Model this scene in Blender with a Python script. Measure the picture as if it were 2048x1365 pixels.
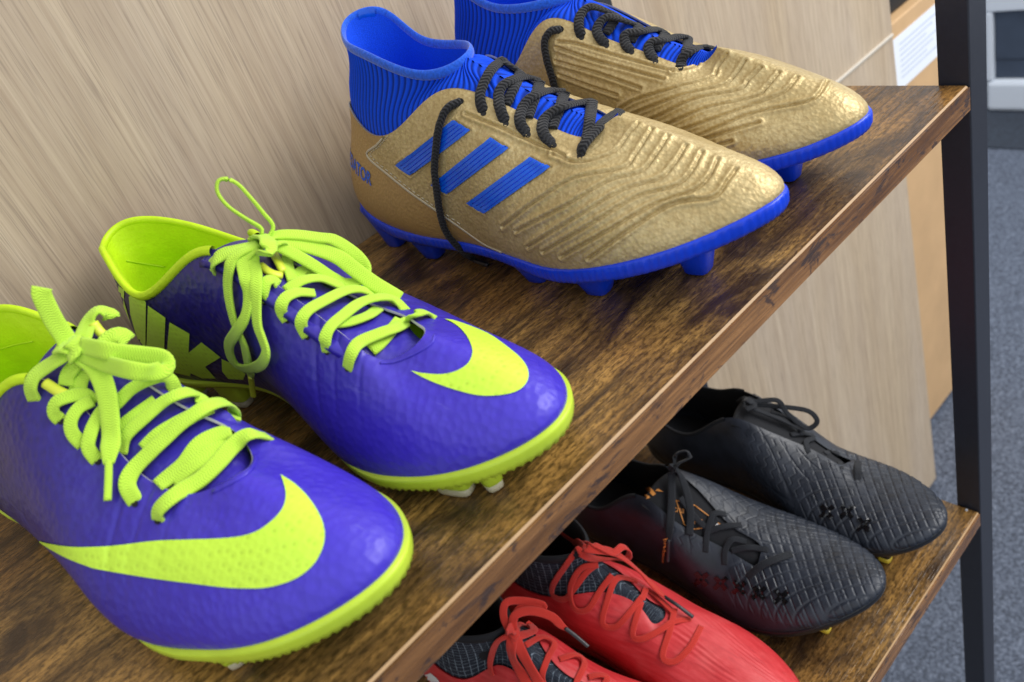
import bpy, bmesh, math, random
import numpy as np
from mathutils import Vector, Matrix
from mathutils.bvhtree import BVHTree
from mathutils.geometry import delaunay_2d_cdt

for o in list(bpy.data.objects):
    bpy.data.objects.remove(o, do_unlink=True)
scene = bpy.context.scene
COL = scene.collection
random.seed(4); rng = np.random.default_rng(4)

# ------------------------------------------------------------------ camera
# solved from the shelf edges (world: X along the shelf, Y towards the back panel, Z up; origin = front right top corner of the upper board)
CR = np.array([[0.68449294, -0.65710064, -0.31573433], [-0.57545285, -0.22110925, -0.78737838], [0.44757506, 0.72064516, -0.52947815]])
CO = np.array([-0.4749296, -0.2011605, 0.21811999])
CF = 1654.8546
cam_data = bpy.data.cameras.new('camera')
cam_data.sensor_width = 36.0
cam_data.lens = CF * 36.0 / 2048.0
cam_data.clip_start = 0.01; cam_data.clip_end = 50
cam_data.dof.use_dof = True
cam_data.dof.focus_distance = 0.44
cam_data.dof.aperture_fstop = 11.0
cam = bpy.data.objects.new('camera', cam_data)
COL.objects.link(cam)
M = Matrix.Identity(4)
for r in range(3):
    M[r][0] = CR[0][r]; M[r][1] = -CR[1][r]; M[r][2] = -CR[2][r]; M[r][3] = CO[r]
cam.matrix_world = M
scene.camera = cam

# ------------------------------------------------------------------ light: an evenly lit indoor shop / office with ceiling panels
w = bpy.data.worlds.new('World'); scene.world = w; w.use_nodes = True
bg = w.node_tree.nodes['Background']
bg.inputs[0].default_value = (0.90, 0.94, 1.0, 1); bg.inputs[1].default_value = 0.98
def area(name, loc, sx, sy, power, col=(1, 0.98, 0.955), rot=(0, 0, 0)):
    l = bpy.data.lights.new(name, 'AREA'); l.shape = 'RECTANGLE'; l.size = sx; l.size_y = sy; l.energy = power; l.color = col
    o = bpy.data.objects.new(name, l); COL.objects.link(o); o.location = loc; o.rotation_euler = rot
    return o
def aim(o, t):
    o.rotation_euler = (Vector(t) - Vector(o.location)).to_track_quat('-Z', 'Y').to_euler(); return o
aim(area('ceiling_light', (0.85, -1.25, 1.40), 1.6, 0.9, 27), (0.0, 0.1, -0.1))
aim(area('ceiling_light', (1.6, -0.7, 1.35), 1.5, 1.0, 34), (0.7, 0.1, -0.5))
scene.view_settings.view_transform = 'Standard'; scene.view_settings.look = 'None'
scene.view_settings.gamma = 1.0; scene.view_settings.exposure = 0.0
scene.view_settings.use_curve_mapping = False
scene.render.engine = 'CYCLES'
# ------------------------------------------------------------------ materials
def s2l(c):
    return tuple(((x / 255) / 12.92 if x / 255 <= 0.04045 else ((x / 255 + 0.055) / 1.055) ** 2.4) for x in c)
class NB:
    """small helper round a node tree"""
    def __init__(s, name):
        s.m = bpy.data.materials.new(name); s.m.use_nodes = True; s.t = s.m.node_tree
        s.b = s.t.nodes['Principled BSDF']
        s.tc = s.t.nodes.new('ShaderNodeTexCoord')
    def n(s, typ, **kw):
        nd = s.t.nodes.new(typ)
        for k, v in kw.items():
            if k.startswith('i_'):
                nd.inputs[k[2:].replace('_', ' ')].default_value = v
            else: setattr(nd, k, v)
        return nd
    def l(s, a, b): s.t.links.new(a, b)
    def map(s, scale=(1, 1, 1), rot=(0, 0, 0), coord='Object'):
        mp = s.n('ShaderNodeMapping'); mp.inputs['Scale'].default_value = scale; mp.inputs['Rotation'].default_value = rot
        s.l(s.tc.outputs[coord], mp.inputs[0]); return mp.outputs[0]
    def noise(s, vec, scale, detail=4, rough=0.55, dist=0.0):
        nd = s.n('ShaderNodeTexNoise'); nd.inputs['Scale'].default_value = scale; nd.inputs['Detail'].default_value = detail
        nd.inputs['Roughness'].default_value = rough; nd.inputs['Distortion'].default_value = dist
        s.l(vec, nd.inputs['Vector']); return nd.outputs['Fac']
    def vor(s, vec, scale, feature='F1', rnd=1.0):
        nd = s.n('ShaderNodeTexVoronoi', feature=feature); nd.inputs['Scale'].default_value = scale; nd.inputs['Randomness'].default_value = rnd
        s.l(vec, nd.inputs['Vector'])
        if feature == 'SMOOTH_F1': nd.inputs['Smoothness'].default_value = 0.35
        return nd.outputs['Distance']
    def ramp(s, fac, stops, interp='LINEAR'):
        nd = s.n('ShaderNodeValToRGB'); cr = nd.color_ramp; cr.interpolation = interp
        while len(cr.elements) < len(stops): cr.elements.new(0.5)
        for e, (p, c) in zip(cr.elements, stops):
            e.position = p; e.color = (*(c if len(c) == 3 else c[:3]), 1)
        s.l(fac, nd.inputs[0]); return nd.outputs[0]
    def mix(s, fac, a, b, mode='MIX'):
        nd = s.n('ShaderNodeMix', data_type='RGBA', blend_type=mode)
        for idx, v in ((0, fac), (6, a), (7, b)):
            if hasattr(v, 'is_linked') or hasattr(v, 'node'): s.l(v, nd.inputs[idx])
            elif idx == 0: nd.inputs[0].default_value = v
            else: nd.inputs[idx].default_value = (*v[:3], 1)
        return nd.outputs[2]
    def math(s, op, a, b=None):
        nd = s.n('ShaderNodeMath', operation=op)
        for i, v in enumerate((a, b)):
            if v is None: continue
            if hasattr(v, 'node'): s.l(v, nd.inputs[i])
            else: nd.inputs[i].default_value = v
        return nd.outputs[0]
    def col(s, c):
        if hasattr(c, 'node'): s.l(c, s.b.inputs['Base Color'])
        else: s.b.inputs['Base Color'].default_value = (*c[:3], 1)
    def rough(s, r):
        if hasattr(r, 'node'): s.l(r, s.b.inputs['Roughness'])
        else: s.b.inputs['Roughness'].default_value = r
    def bump(s, h, strength=0.3, dist=0.001, chain=None):
        nd = s.n('ShaderNodeBump'); nd.inputs['Strength'].default_value = strength; nd.inputs['Distance'].default_value = dist
        s.l(h, nd.inputs['Height'])
        if chain is not None: s.l(chain, nd.inputs['Normal'])
        s.l(nd.outputs[0], s.b.inputs['Normal']); return nd.outputs[0]
    def set(s, **kw):
        for k, v in kw.items(): s.b.inputs[k.replace('_', ' ')].default_value = v
def mat_lace(name, rgb, pitch=0.0011, chev=2.0, amt=0.12, rough=0.75, depth=0.0006, strands=5):
    """woven tape: chevrons along the strand (u = metres along, v = round the section)"""
    b = NB(name); c = s2l(rgb)
    uv = b.n('ShaderNodeUVMap'); sp = b.n('ShaderNodeSeparateXYZ'); b.l(uv.outputs[0], sp.inputs[0])
    a = b.math('ABSOLUTE', b.math('SUBTRACT', b.math('FRACT', b.math('MULTIPLY', sp.outputs[1], strands)), 0.5))
    ph = b.math('ADD', b.math('DIVIDE', sp.outputs[0], pitch), b.math('MULTIPLY', a, chev))
    h = b.math('MULTIPLY', b.math('ADD', b.math('SINE', b.math('MULTIPLY', ph, 6.2832)), 1.0), 0.5)
    fuzz = b.noise(b.map(), 1500, 2, 0.7); big = b.noise(b.map(), 70, 3, 0.6)
    cc = b.ramp(h, [(0.0, tuple(x * (1 - amt) for x in c)), (1.0, tuple(min(1, x * (1 + amt * .4)) for x in c))])
    cc = b.mix(b.ramp(big, [(0.45, G1(0.0)), (0.8, G1(0.3))]), cc, tuple(x * 0.72 for x in c))
    b.col(cc); b.rough(rough)
    hh = b.math('ADD', h, b.math('MULTIPLY', fuzz, 0.5))
    b.bump(hh, 0.6, depth); b.set(Sheen_Weight=0.15, Specular_IOR_Level=0.3)
    return b.m
G1 = lambda v: (v, v, v)
MAT = {}
def mat_shelf(name, edge=False):
    b = NB(name)
    blot = b.noise(b.map((11, 27, 27)), 1.0, 7, 0.66, 0.8)        # dark smears
    tone = b.noise(b.map((4, 9, 9)), 1.0, 4, 0.5, 0.5)
    fine = b.noise(b.map((14, 330, 330)), 1.0, 3, 0.6)           # grain lines
    speck = b.noise(b.map((240, 520, 520)), 1.0, 3, 0.7)         # printed flecks
    lines = b.noise(b.map((5, 150, 150)), 1.0, 4, 0.6, 0.3)
    if edge:
        base = b.ramp(tone, [(0.3, s2l((118, 80, 46))), (0.7, s2l((160, 116, 72)))])
        dk = b.noise(b.map((45, 110, 110)), 1.0, 6, 0.7, 0.8)
        dark = b.ramp(dk, [(0.54, G1(0)), (0.60, G1(0.85))])
        c = b.mix(b.ramp(lines, [(0.42, G1(0.0)), (0.60, G1(0.8))]), base, s2l((104, 70, 40)))
        c = b.mix(b.ramp(fine, [(0.45, G1(0.0)), (0.66, G1(0.6))]), c, s2l((74, 46, 26)))
        c = b.mix(dark, c, s2l((58, 46, 44)))
    else:
        base = b.ramp(tone, [(0.3, s2l((128, 90, 50))), (0.48, s2l((168, 124, 66))), (0.68, s2l((196, 152, 84)))])
        c = b.mix(b.ramp(blot, [(0.45, G1(0.0)), (0.53, G1(0.55)), (0.62, G1(0.95))]), base, s2l((50, 37, 30)))
        c = b.mix(b.ramp(lines, [(0.48, G1(0.0)), (0.68, G1(0.45))]), c, s2l((66, 44, 22)))
        c = b.mix(b.ramp(speck, [(0.44, G1(0.0)), (0.62, G1(0.75))]), c, s2l((54, 37, 20)))
        c = b.mix(b.ramp(fine, [(0.48, G1(0.0)), (0.68, G1(0.6))]), c, s2l((40, 26, 14)))
    b.col(c)
    b.rough(b.ramp(fine, [(0.3, G1(0.20)), (0.7, G1(0.38))]))
    hgt = b.math('ADD', fine, b.math('MULTIPLY', speck, 0.35))
    b.bump(hgt, 0.7, 0.0012)
    b.set(Specular_IOR_Level=0.6)
    return b.m
def mat_panel(name):
    b = NB(name)
    f = b.noise(b.map((900, 900, 16)), 1.0, 3, 0.6); g = b.noise(b.map((150, 150, 3)), 1.0, 5, 0.6, 0.3); h = b.noise(b.map((9, 9, 2.2)), 1.0, 4, 0.5, 0.6)
    pore = b.noise(b.map((1300, 1300, 34)), 1.0, 2, 0.5)
    g2 = b.noise(b.map((34, 34, 1.3)), 1.0, 5, 0.55, 1.2)
    g = b.math('ADD', b.math('MULTIPLY', g, 0.5), b.math('MULTIPLY', g2, 0.5))
    c = b.ramp(g, [(0.32, s2l((162, 140, 114))), (0.5, s2l((186, 166, 138))), (0.68, s2l((206, 187, 157)))])
    c = b.mix(b.ramp(h, [(0.35, G1(0.0)), (0.7, G1(0.5))]), c, s2l((192, 178, 162)))
    c = b.mix(b.ramp(f, [(0.44, G1(0.0)), (0.70, G1(0.5))]), c, s2l((160, 138, 114)))
    c = b.mix(b.ramp(pore, [(0.52, G1(0.0)), (0.70, G1(0.5))]), c, s2l((134, 118, 102)))
    b.col(c); b.rough(0.55); b.bump(f, 0.25, 0.0006)
    return b.m
def mat_simple(name, rgb, rough=0.5, metal=0.0, noise=None, coat=0.0, bump=None, spec=0.5):
    b = NB(name); c = s2l(rgb)
    if noise:
        sc, amt = noise
        nz = b.noise(b.map(), sc, 4, 0.6)
        c = b.ramp(nz, [(0.3, tuple(x * (1 - amt) for x in c)), (0.7, tuple(min(1, x * (1 + amt)) for x in c))])
    b.col(c); b.rough(rough); b.set(Metallic=metal, Coat_Weight=coat, Specular_IOR_Level=spec)
    if bump:
        b.bump(b.noise(b.map(), bump[0], 4, 0.6), bump[1], bump[2])
    return b.m
def mat_carpet(name):
    b = NB(name)
    v = b.vor(b.map(), 240, 'F1'); n = b.noise(b.map(), 190, 3, 0.8); big = b.noise(b.map(), 6, 3)
    c = b.ramp(n, [(0.36, s2l((50, 56, 66))), (0.5, s2l((80, 88, 104))), (0.66, s2l((124, 134, 152)))])
    c = b.mix(b.ramp(big, [(0.3, G1(0.0)), (0.7, G1(0.25))]), c, s2l((92, 102, 120)))
    b.col(c); b.rough(0.95); b.bump(n, 0.8, 0.004)
    return b.m
def mat_cells(name, c_front, c_back, x0, x1, rough, cell=290, depth=0.5, scuff=0.08):
    """synthetic boot skin with small raised cells; the dye runs from c_back (heel) to c_front (toe)"""
    b = NB(name)
    sx = b.n('ShaderNodeSeparateXYZ'); b.l(b.tc.outputs['Object'], sx.inputs[0])
    t = b.n('ShaderNodeMapRange'); t.inputs[1].default_value = x0; t.inputs[2].default_value = x1; b.l(sx.outputs[0], t.inputs[0])
    grad = b.ramp(t.outputs[0], [(0.0, s2l(c_back)), (0.55, tuple((p * 0.6 + q * 0.4) for p, q in zip(s2l(c_back), s2l(c_front)))), (1.0, s2l(c_front))])
    nz = b.noise(b.map(), 38, 5, 0.65)
    cell_d = b.vor(b.map(), cell, 'SMOOTH_F1', 0.9)
    c = b.mix(b.ramp(nz, [(0.45, G1(0.0)), (0.8, G1(scuff * 2.2))]), grad, s2l((112, 108, 190)))
    scr = b.noise(b.map((30, 260, 90)), 1.0, 3, 0.7)
    c = b.mix(b.ramp(scr, [(0.66, G1(0.0)), (0.74, G1(scuff * 1.6))]), c, s2l((150, 150, 210)))
    c = b.mix(b.ramp(cell_d, [(0.25, G1(0.0)), (0.55, G1(0.16))]), c, tuple(x * 0.7 for x in s2l(c_front)))
    b.col(c)
    b.rough(b.ramp(nz, [(0.3, G1(rough * 0.85)), (0.7, G1(rough * 1.25))]))
    b1 = b.bump(cell_d, depth, 0.0008)
    b.bump(b.noise(b.map(), 26, 3, 0.5), 0.05, 0.004, chain=b1)
    b.set(Specular_IOR_Level=0.5)
    return b.m
def mat_tick(name):
    """neon print over the dimpled skin: little darker pits, faint scuffs"""
    b = NB(name)
    d = b.vor(b.map(), 330, 'F1', 0.45); n = b.noise(b.map(), 30, 5, 0.6); q = b.noise(b.map(), 12, 2)
    pit = b.math('MULTIPLY', b.ramp(d, [(0.10, G1(1.0)), (0.36, G1(0.0))]), b.ramp(q, [(0.4, G1(0.25)), (0.65, G1(0.9))]))
    c = b.mix(pit, s2l((206, 248, 72)), s2l((184, 222, 60)))
    c = b.mix(b.ramp(n, [(0.5, G1(0.0)), (0.8, G1(0.3))]), c, s2l((186, 224, 70)))
    b.col(c); b.rough(0.42); b.bump(d, 0.35, 0.0006)
    return b.m
def mat_gold(name):
    b = NB(name)
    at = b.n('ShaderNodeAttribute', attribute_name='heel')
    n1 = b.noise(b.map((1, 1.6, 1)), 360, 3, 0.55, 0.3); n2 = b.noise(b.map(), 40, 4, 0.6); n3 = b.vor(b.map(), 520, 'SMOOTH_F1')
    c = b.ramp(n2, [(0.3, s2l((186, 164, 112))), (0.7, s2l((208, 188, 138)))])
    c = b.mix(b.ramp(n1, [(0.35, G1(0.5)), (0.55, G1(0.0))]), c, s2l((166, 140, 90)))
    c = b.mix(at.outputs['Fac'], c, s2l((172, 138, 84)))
    c = b.mix(b.ramp(n3, [(0.35, G1(0.0)), (0.7, G1(0.2))]), c, s2l((146, 122, 76)))
    dirt = b.noise(b.map(), 14, 6, 0.7)
    c = b.mix(b.ramp(dirt, [(0.58, G1(0.0)), (0.75, G1(0.35))]), c, s2l((134, 110, 68)))
    b.col(c)
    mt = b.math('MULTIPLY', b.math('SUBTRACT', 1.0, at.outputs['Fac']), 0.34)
    b.l(mt, b.b.inputs['Metallic'])
    b.rough(b.ramp(n1, [(0.3, G1(0.52)), (0.7, G1(0.40))]))
    st = b.math('ADD', b.math('MULTIPLY', b.math('SUBTRACT', 1.0, at.outputs['Fac']), 0.34), 0.05)
    b1 = b.bump(n1, 0.5, 0.0008); b.l(st, b1.node.inputs['Strength'])
    b2 = b.bump(n3, 0.42, 0.0007, chain=b1)
    return b.m
def mat_fabric(name, rgb, scale=900, rough=0.85, amt=0.25, sheen=0.3, strength=0.4):
    b = NB(name); c = s2l(rgb)
    nz = b.noise(b.map(), scale, 2, 0.6); big = b.noise(b.map(), 25, 3)
    cc = b.ramp(nz, [(0.3, tuple(x * (1 - amt) for x in c)), (0.7, tuple(min(1, x * (1 + amt)) for x in c))])
    cc = b.mix(b.ramp(big, [(0.4, G1(0.0)), (0.75, G1(0.2))]), cc, tuple(x * 0.75 for x in c))
    b.col(cc); b.rough(rough); b.bump(nz, strength, 0.0008); b.set(Sheen_Weight=sheen, Specular_IOR_Level=0.25)
    return b.m
def mat_rib(name, rgb, count=144):
    """ribbed knit: dark valleys between the ribs that run up the sock"""
    b = NB(name); c = s2l(rgb)
    uv = b.n('ShaderNodeUVMap'); sp = b.n('ShaderNodeSeparateXYZ'); b.l(uv.outputs[0], sp.inputs[0])
    sk = b.math('ADD', sp.outputs[0], b.math('MULTIPLY', sp.outputs[1], 0.0))
    h = b.math('MULTIPLY', b.math('ADD', b.math('SINE', b.math('MULTIPLY', sk, 6.2832 * count)), 1.0), 0.5)
    nz = b.noise(b.map(), 1300, 2, 0.6)
    cc = b.ramp(h, [(0.05, tuple(x * 0.35 for x in c)), (0.5, c), (1.0, tuple(min(1, x * 1.12) for x in c))])
    cc = b.mix(b.ramp(nz, [(0.4, G1(0.0)), (0.7, G1(0.25))]), cc, tuple(x * .6 for x in c))
    b.col(cc); b.rough(0.8); b.bump(nz, 0.4, 0.0006); b.set(Specular_IOR_Level=0.25)
    return b.m
def mat_black(name):
    b = NB(name)
    n = b.noise(b.map(), 60, 5, 0.65); f = b.noise(b.map(), 900, 2, 0.5)
    c = b.ramp(n, [(0.3, s2l((28, 32, 40))), (0.75, s2l((46, 52, 64)))])
    b.col(c); b.rough(b.ramp(n, [(0.3, G1(0.32)), (0.7, G1(0.48))])); b.bump(f, 0.15, 0.0005); b.set(Specular_IOR_Level=0.46)
    return b.m
def mat_red(name):
    b = NB(name)
    st = b.noise(b.map((16, 260, 200)), 1.0, 4, 0.65, 0.3); n = b.noise(b.map(), 55, 4, 0.6)
    c = b.ramp(st, [(0.3, s2l((186, 38, 44))), (0.5, s2l((202, 50, 54))), (0.75, s2l((214, 70, 74)))])
    c = b.mix(b.ramp(n, [(0.5, G1(0.0)), (0.8, G1(0.25))]), c, s2l((232, 120, 116)))
    b.col(c); b.rough(0.5); b.bump(st, 0.3, 0.0008)
    return b.m
def mat_grid(name):
    """dark knitted sock with thin pale check lines along the mesh's own weave (UV)"""
    b = NB(name)
    uv = b.n('ShaderNodeUVMap'); sp = b.n('ShaderNodeSeparateXYZ'); b.l(uv.outputs[0], sp.inputs[0])
    def lines(sock, k, wd):
        fr = b.math('FRACT', b.math('MULTIPLY', sock, k)); return b.math('LESS_THAN', fr, wd)
    a = lines(sp.outputs[0], 96, 0.10); c_ = lines(sp.outputs[1], 18, 0.09)
    m = b.math('MAXIMUM', a, c_)
    nz = b.noise(b.map(), 260, 3, 0.6)
    m = b.math('MULTIPLY', m, b.ramp(nz, [(0.35, G1(0.1)), (0.6, G1(0.75))]))
    b.col(b.mix(m, s2l((24, 32, 46)), s2l((150, 166, 180)))); b.rough(0.9); b.bump(b.noise(b.map(), 800, 2), 0.4, 0.0006)
    return b.m
MAT['shelf'] = mat_shelf('rustic_wood'); MAT['edge'] = mat_shelf('rustic_wood_edge', True)
MAT['arris'] = mat_simple('worn_arris', (172, 138, 96), 0.5, noise=(120, 0.12))
MAT['panel'] = mat_panel('pale_oak_laminate')
MAT['steel'] = mat_simple('black_powder_coat', (40, 43, 52), 0.42, 0.0, noise=(300, 0.1), bump=(1500, 0.08, 0.0004))
MAT['carpet'] = mat_carpet('flecked_carpet')
MAT['mat'] = mat_simple('painted_carpet_shade', (44, 52, 64), 0.95, noise=(160, 0.45))  # darker carpet tone: shade under the white unit, put into the colour
MAT['orange'] = mat_simple('beech_laminate', (200, 164, 120), 0.5, noise=(14, 0.08))
MAT['paper'] = mat_simple('paper', (226, 232, 240), 0.7)
MAT['ink'] = mat_simple('grey_print', (190, 200, 218), 0.8)
MAT['white'] = mat_simple('white_plastic', (214, 222, 232), 0.45)
MAT['slate'] = mat_simple('slate_panel', (62, 74, 92), 0.6, noise=(20, 0.1))
MAT['lip'] = mat_simple('clear_plastic_lip', (206, 198, 184), 0.25)
MAT['purple'] = mat_cells('purple_skin', (66, 50, 194), (20, 20, 40), 0.075, 0.245, 0.36)
MAT['neon_print'] = mat_tick('neon_print')
MAT['neon_sole'] = mat_simple('neon_plastic', (198, 226, 62), 0.32, noise=(60, 0.07))
MAT['neon_lining'] = mat_simple('neon_lining', (196, 232, 20), 0.55, noise=(45, 0.08), bump=(60, 0.35, 0.004))
MAT['neon_lace'] = mat_lace('neon_lace', (192, 236, 70), 0.0010, 1.5, 0.07, 0.75, 0.0004)
MAT['neon_elastic'] = mat_simple('neon_elastic', (214, 226, 62), 0.4)
MAT['neon_seam'] = mat_simple('neon_seam', (180, 214, 20), 0.6)
MAT['tip_clear'] = mat_simple('frosted_stud_tip', (196, 188, 160), 0.35, spec=0.5)
MAT['gold'] = mat_gold('gold_leather')
MAT['blue_print'] = mat_simple('blue_print', (10, 92, 214), 0.3, noise=(260, 0.12))
MAT['blue_sole'] = mat_simple('blue_plastic', (8, 62, 214), 0.3, noise=(50, 0.1))
MAT['blue_knit'] = mat_fabric('blue_knit', (4, 74, 218), 1400, 0.8, 0.15, 0.0)
MAT['blue_rib'] = mat_rib('blue_ribbed_knit', (4, 74, 222))
MAT['blue_felt'] = mat_fabric('blue_felt', (28, 92, 214), 700, 0.9, 0.25, 0.4)
MAT['black_lace'] = mat_lace('black_braid', (24, 25, 30), 0.0020, 1.2, 0.45, 0.7, 0.0010, 3)
MAT['silver'] = mat_simple('silver_piping', (196, 188, 166), 0.4, 0.3)
MAT['white_edge'] = mat_simple('white_raw_edge', (208, 206, 204), 0.7)
MAT['blackskin'] = mat_black('black_skin')
MAT['blackgloss'] = mat_simple('gloss_black_print', (14, 16, 20), 0.16, coat=0.3)
MAT['black_sole'] = mat_simple('black_plastic', (26, 28, 32), 0.3, noise=(60, 0.15))
MAT['dark_lining'] = mat_simple('dark_lining', (18, 20, 26), 0.85)
MAT['thin_lace'] = mat_fabric('thin_black_lace', (26, 29, 35), 1500, 0.7, 0.3, 0.1)
MAT['orange_print'] = mat_simple('copper_print', (214, 142, 70), 0.45)
MAT['white_print'] = mat_simple('white_print', (226, 226, 226), 0.5)
MAT['yellow_tip'] = mat_simple('yellow_stud', (214, 190, 60), 0.35)
MAT['dark_tray'] = mat_simple('black_tray', (20, 20, 22), 0.6)
MAT['red'] = mat_red('red_skin')
MAT['red_sole'] = mat_simple('red_plastic', (160, 30, 36), 0.35)
MAT['red_lace'] = mat_lace('red_lace', (208, 52, 40), 0.0013, 1.5, 0.15)
MAT['grid'] = mat_grid('checked_sock')
MAT['dark_aglet'] = mat_simple('dark_aglet', (44, 40, 44), 0.3)
MAT['navy'] = mat_simple('navy_skin', (26, 24, 40), 0.4, noise=(60, 0.15))
MAT['eyelet'] = mat_simple('eyelet_hole', (10, 10, 14), 0.8)
# ------------------------------------------------------------------ helpers
def link(o, parent=None):
    COL.objects.link(o)
    if parent is not None: o.parent = parent
    return o
def tag(o, label=None, cat=None, group=None, kind=None):
    if label: o['label'] = label
    if cat: o['category'] = cat
    if group: o['group'] = group
    if kind: o['kind'] = kind
    return o
def empty(name, loc, rz=0.0):
    o = bpy.data.objects.new(name, None); o.empty_display_size = 0.03; COL.objects.link(o)
    o.location = loc; o.rotation_euler = (0, 0, rz); return o
def mesh_obj(name, V, F, mat, parent=None, smooth=True, uv=None):
    me = bpy.data.meshes.new(name)
    me.from_pydata([tuple(v) for v in np.asarray(V, float)], [], [tuple(int(i) for i in f) for f in F])
    if smooth: me.polygons.foreach_set('use_smooth', np.ones(len(me.polygons), bool))
    for m in (mat if isinstance(mat, (list, tuple)) else [mat]): me.materials.append(m)
    me.update()
    return link(bpy.data.objects.new(name, me), parent)
def grid_obj(name, P, mat, parent=None, closed=False, flip=False, uv=None, smooth=True, attr=None):
    """P: n x m x 3 grid of points; closed wraps the first axis"""
    n, m = P.shape[:2]
    V = P.reshape(-1, 3).astype(np.float32)
    ni = n if closed else n - 1
    i = np.arange(ni)[:, None]; j = np.arange(m - 1)[None, :]
    a = i * m + j; b = ((i + 1) % n) * m + j; c = b + 1; d = a + 1
    Q = np.stack([a, b, c, d], -1).reshape(-1, 4)
    if flip: Q = Q[:, ::-1]
    nf = len(Q)
    me = bpy.data.meshes.new(name)
    me.vertices.add(len(V)); me.vertices.foreach_set('co', V.ravel())
    me.loops.add(nf * 4); me.loops.foreach_set('vertex_index', np.ascontiguousarray(Q, dtype=np.int32).ravel())
    me.polygons.add(nf); me.polygons.foreach_set('loop_start', np.arange(0, nf * 4, 4, dtype=np.int32))
    me.polygons.foreach_set('use_smooth', np.full(nf, smooth))
    if uv is not None:
        ul = me.uv_layers.new(name='UVMap')
        U = uv.reshape(-1, 2)[Q.ravel()].astype(np.float32); ul.data.foreach_set('uv', U.ravel())
    if attr is not None:
        for k, v in attr.items():
            at = me.attributes.new(k, 'FLOAT', 'POINT'); at.data.foreach_set('value', v.astype(np.float32).ravel())
    me.update(calc_edges=True); me.validate()
    me.materials.append(mat)
    return link(bpy.data.objects.new(name, me), parent)
def box(name, lo, hi, mat, parent=None, bevel=0.0, seg=2):
    bm = bmesh.new(); bmesh.ops.create_cube(bm, size=1.0)
    lo = Vector(lo); hi = Vector(hi)
    for v in bm.verts: v.co = Vector([(lo[k] + hi[k]) / 2 + v.co[k] * (hi[k] - lo[k]) for k in range(3)])
    if bevel: bmesh.ops.bevel(bm, geom=bm.edges[:], offset=bevel, segments=seg, affect='EDGES', profile=0.5)
    me = bpy.data.meshes.new(name); bm.to_mesh(me); bm.free(); me.materials.append(mat)
    return link(bpy.data.objects.new(name, me), parent)
def ray(px):
    d = CR.T @ np.array([px[0] - 1024.0, px[1] - 682.5, CF]); return d / np.linalg.norm(d)
def on_z(px, z):
    d = ray(px); return CO + d * ((z - CO[2]) / d[2])
def project(P):
    q = (P - CO) @ CR.T
    return np.stack([1024 + CF * q[..., 0] / q[..., 2], 682.5 + CF * q[..., 1] / q[..., 2]], -1)
def catmull(P, per=8):
    P = np.asarray(P, float)
    if len(P) < 3:
        t = np.linspace(0, 1, per + 1)[:, None]; return P[0] * (1 - t) + P[-1] * t
    E = np.vstack([2 * P[0] - P[1], P, 2 * P[-1] - P[-2]])
    out = []
    for i in range(1, len(E) - 2):
        p0, p1, p2, p3 = E[i - 1:i + 3]
        # centripetal-ish: plain uniform with reduced tension
        for t in np.linspace(0, 1, per, endpoint=False):
            out.append(0.5 * ((2 * p1) + (-p0 + p2) * t + (2 * p0 - 5 * p1 + 4 * p2 - p3) * t * t + (-p0 + 3 * p1 - 3 * p2 + p3) * t ** 3))
    out.append(P[-1]); return np.array(out)
def norm(v): return v / (np.linalg.norm(v, axis=-1, keepdims=True) + 1e-12)
def sweep(path, nrm, prof):
    """sweep closed 2-D profile prof (k x 2: across, along normal) down the path; returns grid closed on axis 1"""
    T = norm(np.gradient(path, axis=0))
    N = norm(nrm - (nrm * T).sum(1, keepdims=True) * T)
    B = np.cross(T, N)
    k = len(prof)
    return path[:, None] + B[:, None] * prof[None, :, 0:1] + N[:, None] * prof[None, :, 1:2]
def ribbon_mesh(name, path, nrm, w, t, mat, parent, round_=False, wfun=None, bumpy=0.0):
    if round_:
        a = np.linspace(0, 2 * np.pi, 11)[:-1]; prof = np.stack([np.cos(a) * w / 2, np.sin(a) * t / 2], 1)
    else:
        prof = np.array([(-.5, -.15), (-.5, .2), (-.40, .48), (-.2, .42), (0, .5), (.2, .42), (.40, .48), (.5, .2), (.5, -.15), (.40, -.45), (0, -.5), (-.40, -.45)]) * [w, t]
    G = sweep(path, nrm, prof)
    if wfun is not None:
        c = path[:, None]; G = c + (G - c) * wfun[:, None, None]
    if bumpy:
        s = np.concatenate([[0], np.cumsum(np.linalg.norm(np.diff(path, axis=0), axis=1))])
        m = 1 + bumpy * (np.abs(np.sin(s / 0.0032 * np.pi))[:, None] * np.ones(len(prof))[None] - 0.5)
        ph = 1 + bumpy * np.sin(np.arange(len(prof))[None] * np.pi + s[:, None] / 0.0032 * np.pi)
        G = path[:, None] + (G - path[:, None]) * (m * ph)[..., None]
    n, k = G.shape[:2]
    V = np.vstack([G.reshape(-1, 3), path[:1], path[-1:]])
    F = []
    for i in range(n - 1):
        for j in range(k):
            F.append((i * k + j, i * k + (j + 1) % k, (i + 1) * k + (j + 1) % k, (i + 1) * k + j))
    for j in range(k):
        F.append((n * k, (j + 1) % k, j)); F.append((n * k + 1, (n - 1) * k + j, (n - 1) * k + (j + 1) % k))
    o = mesh_obj(name, V, F, mat, parent)
    ss = np.concatenate([[0], np.cumsum(np.linalg.norm(np.diff(path, axis=0), axis=1))])
    ul = o.data.uv_layers.new(name='UVMap'); li = np.empty(len(o.data.loops), np.int32); o.data.loops.foreach_get('vertex_index', li)
    U = np.zeros((len(V), 2)); U[:n * k, 0] = np.repeat(ss, k); U[:n * k, 1] = np.tile(np.arange(k) / k, n); U[-1, 0] = ss[-1]
    ul.data.foreach_set('uv', U[li].astype(np.float32).ravel())
    return o

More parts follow.
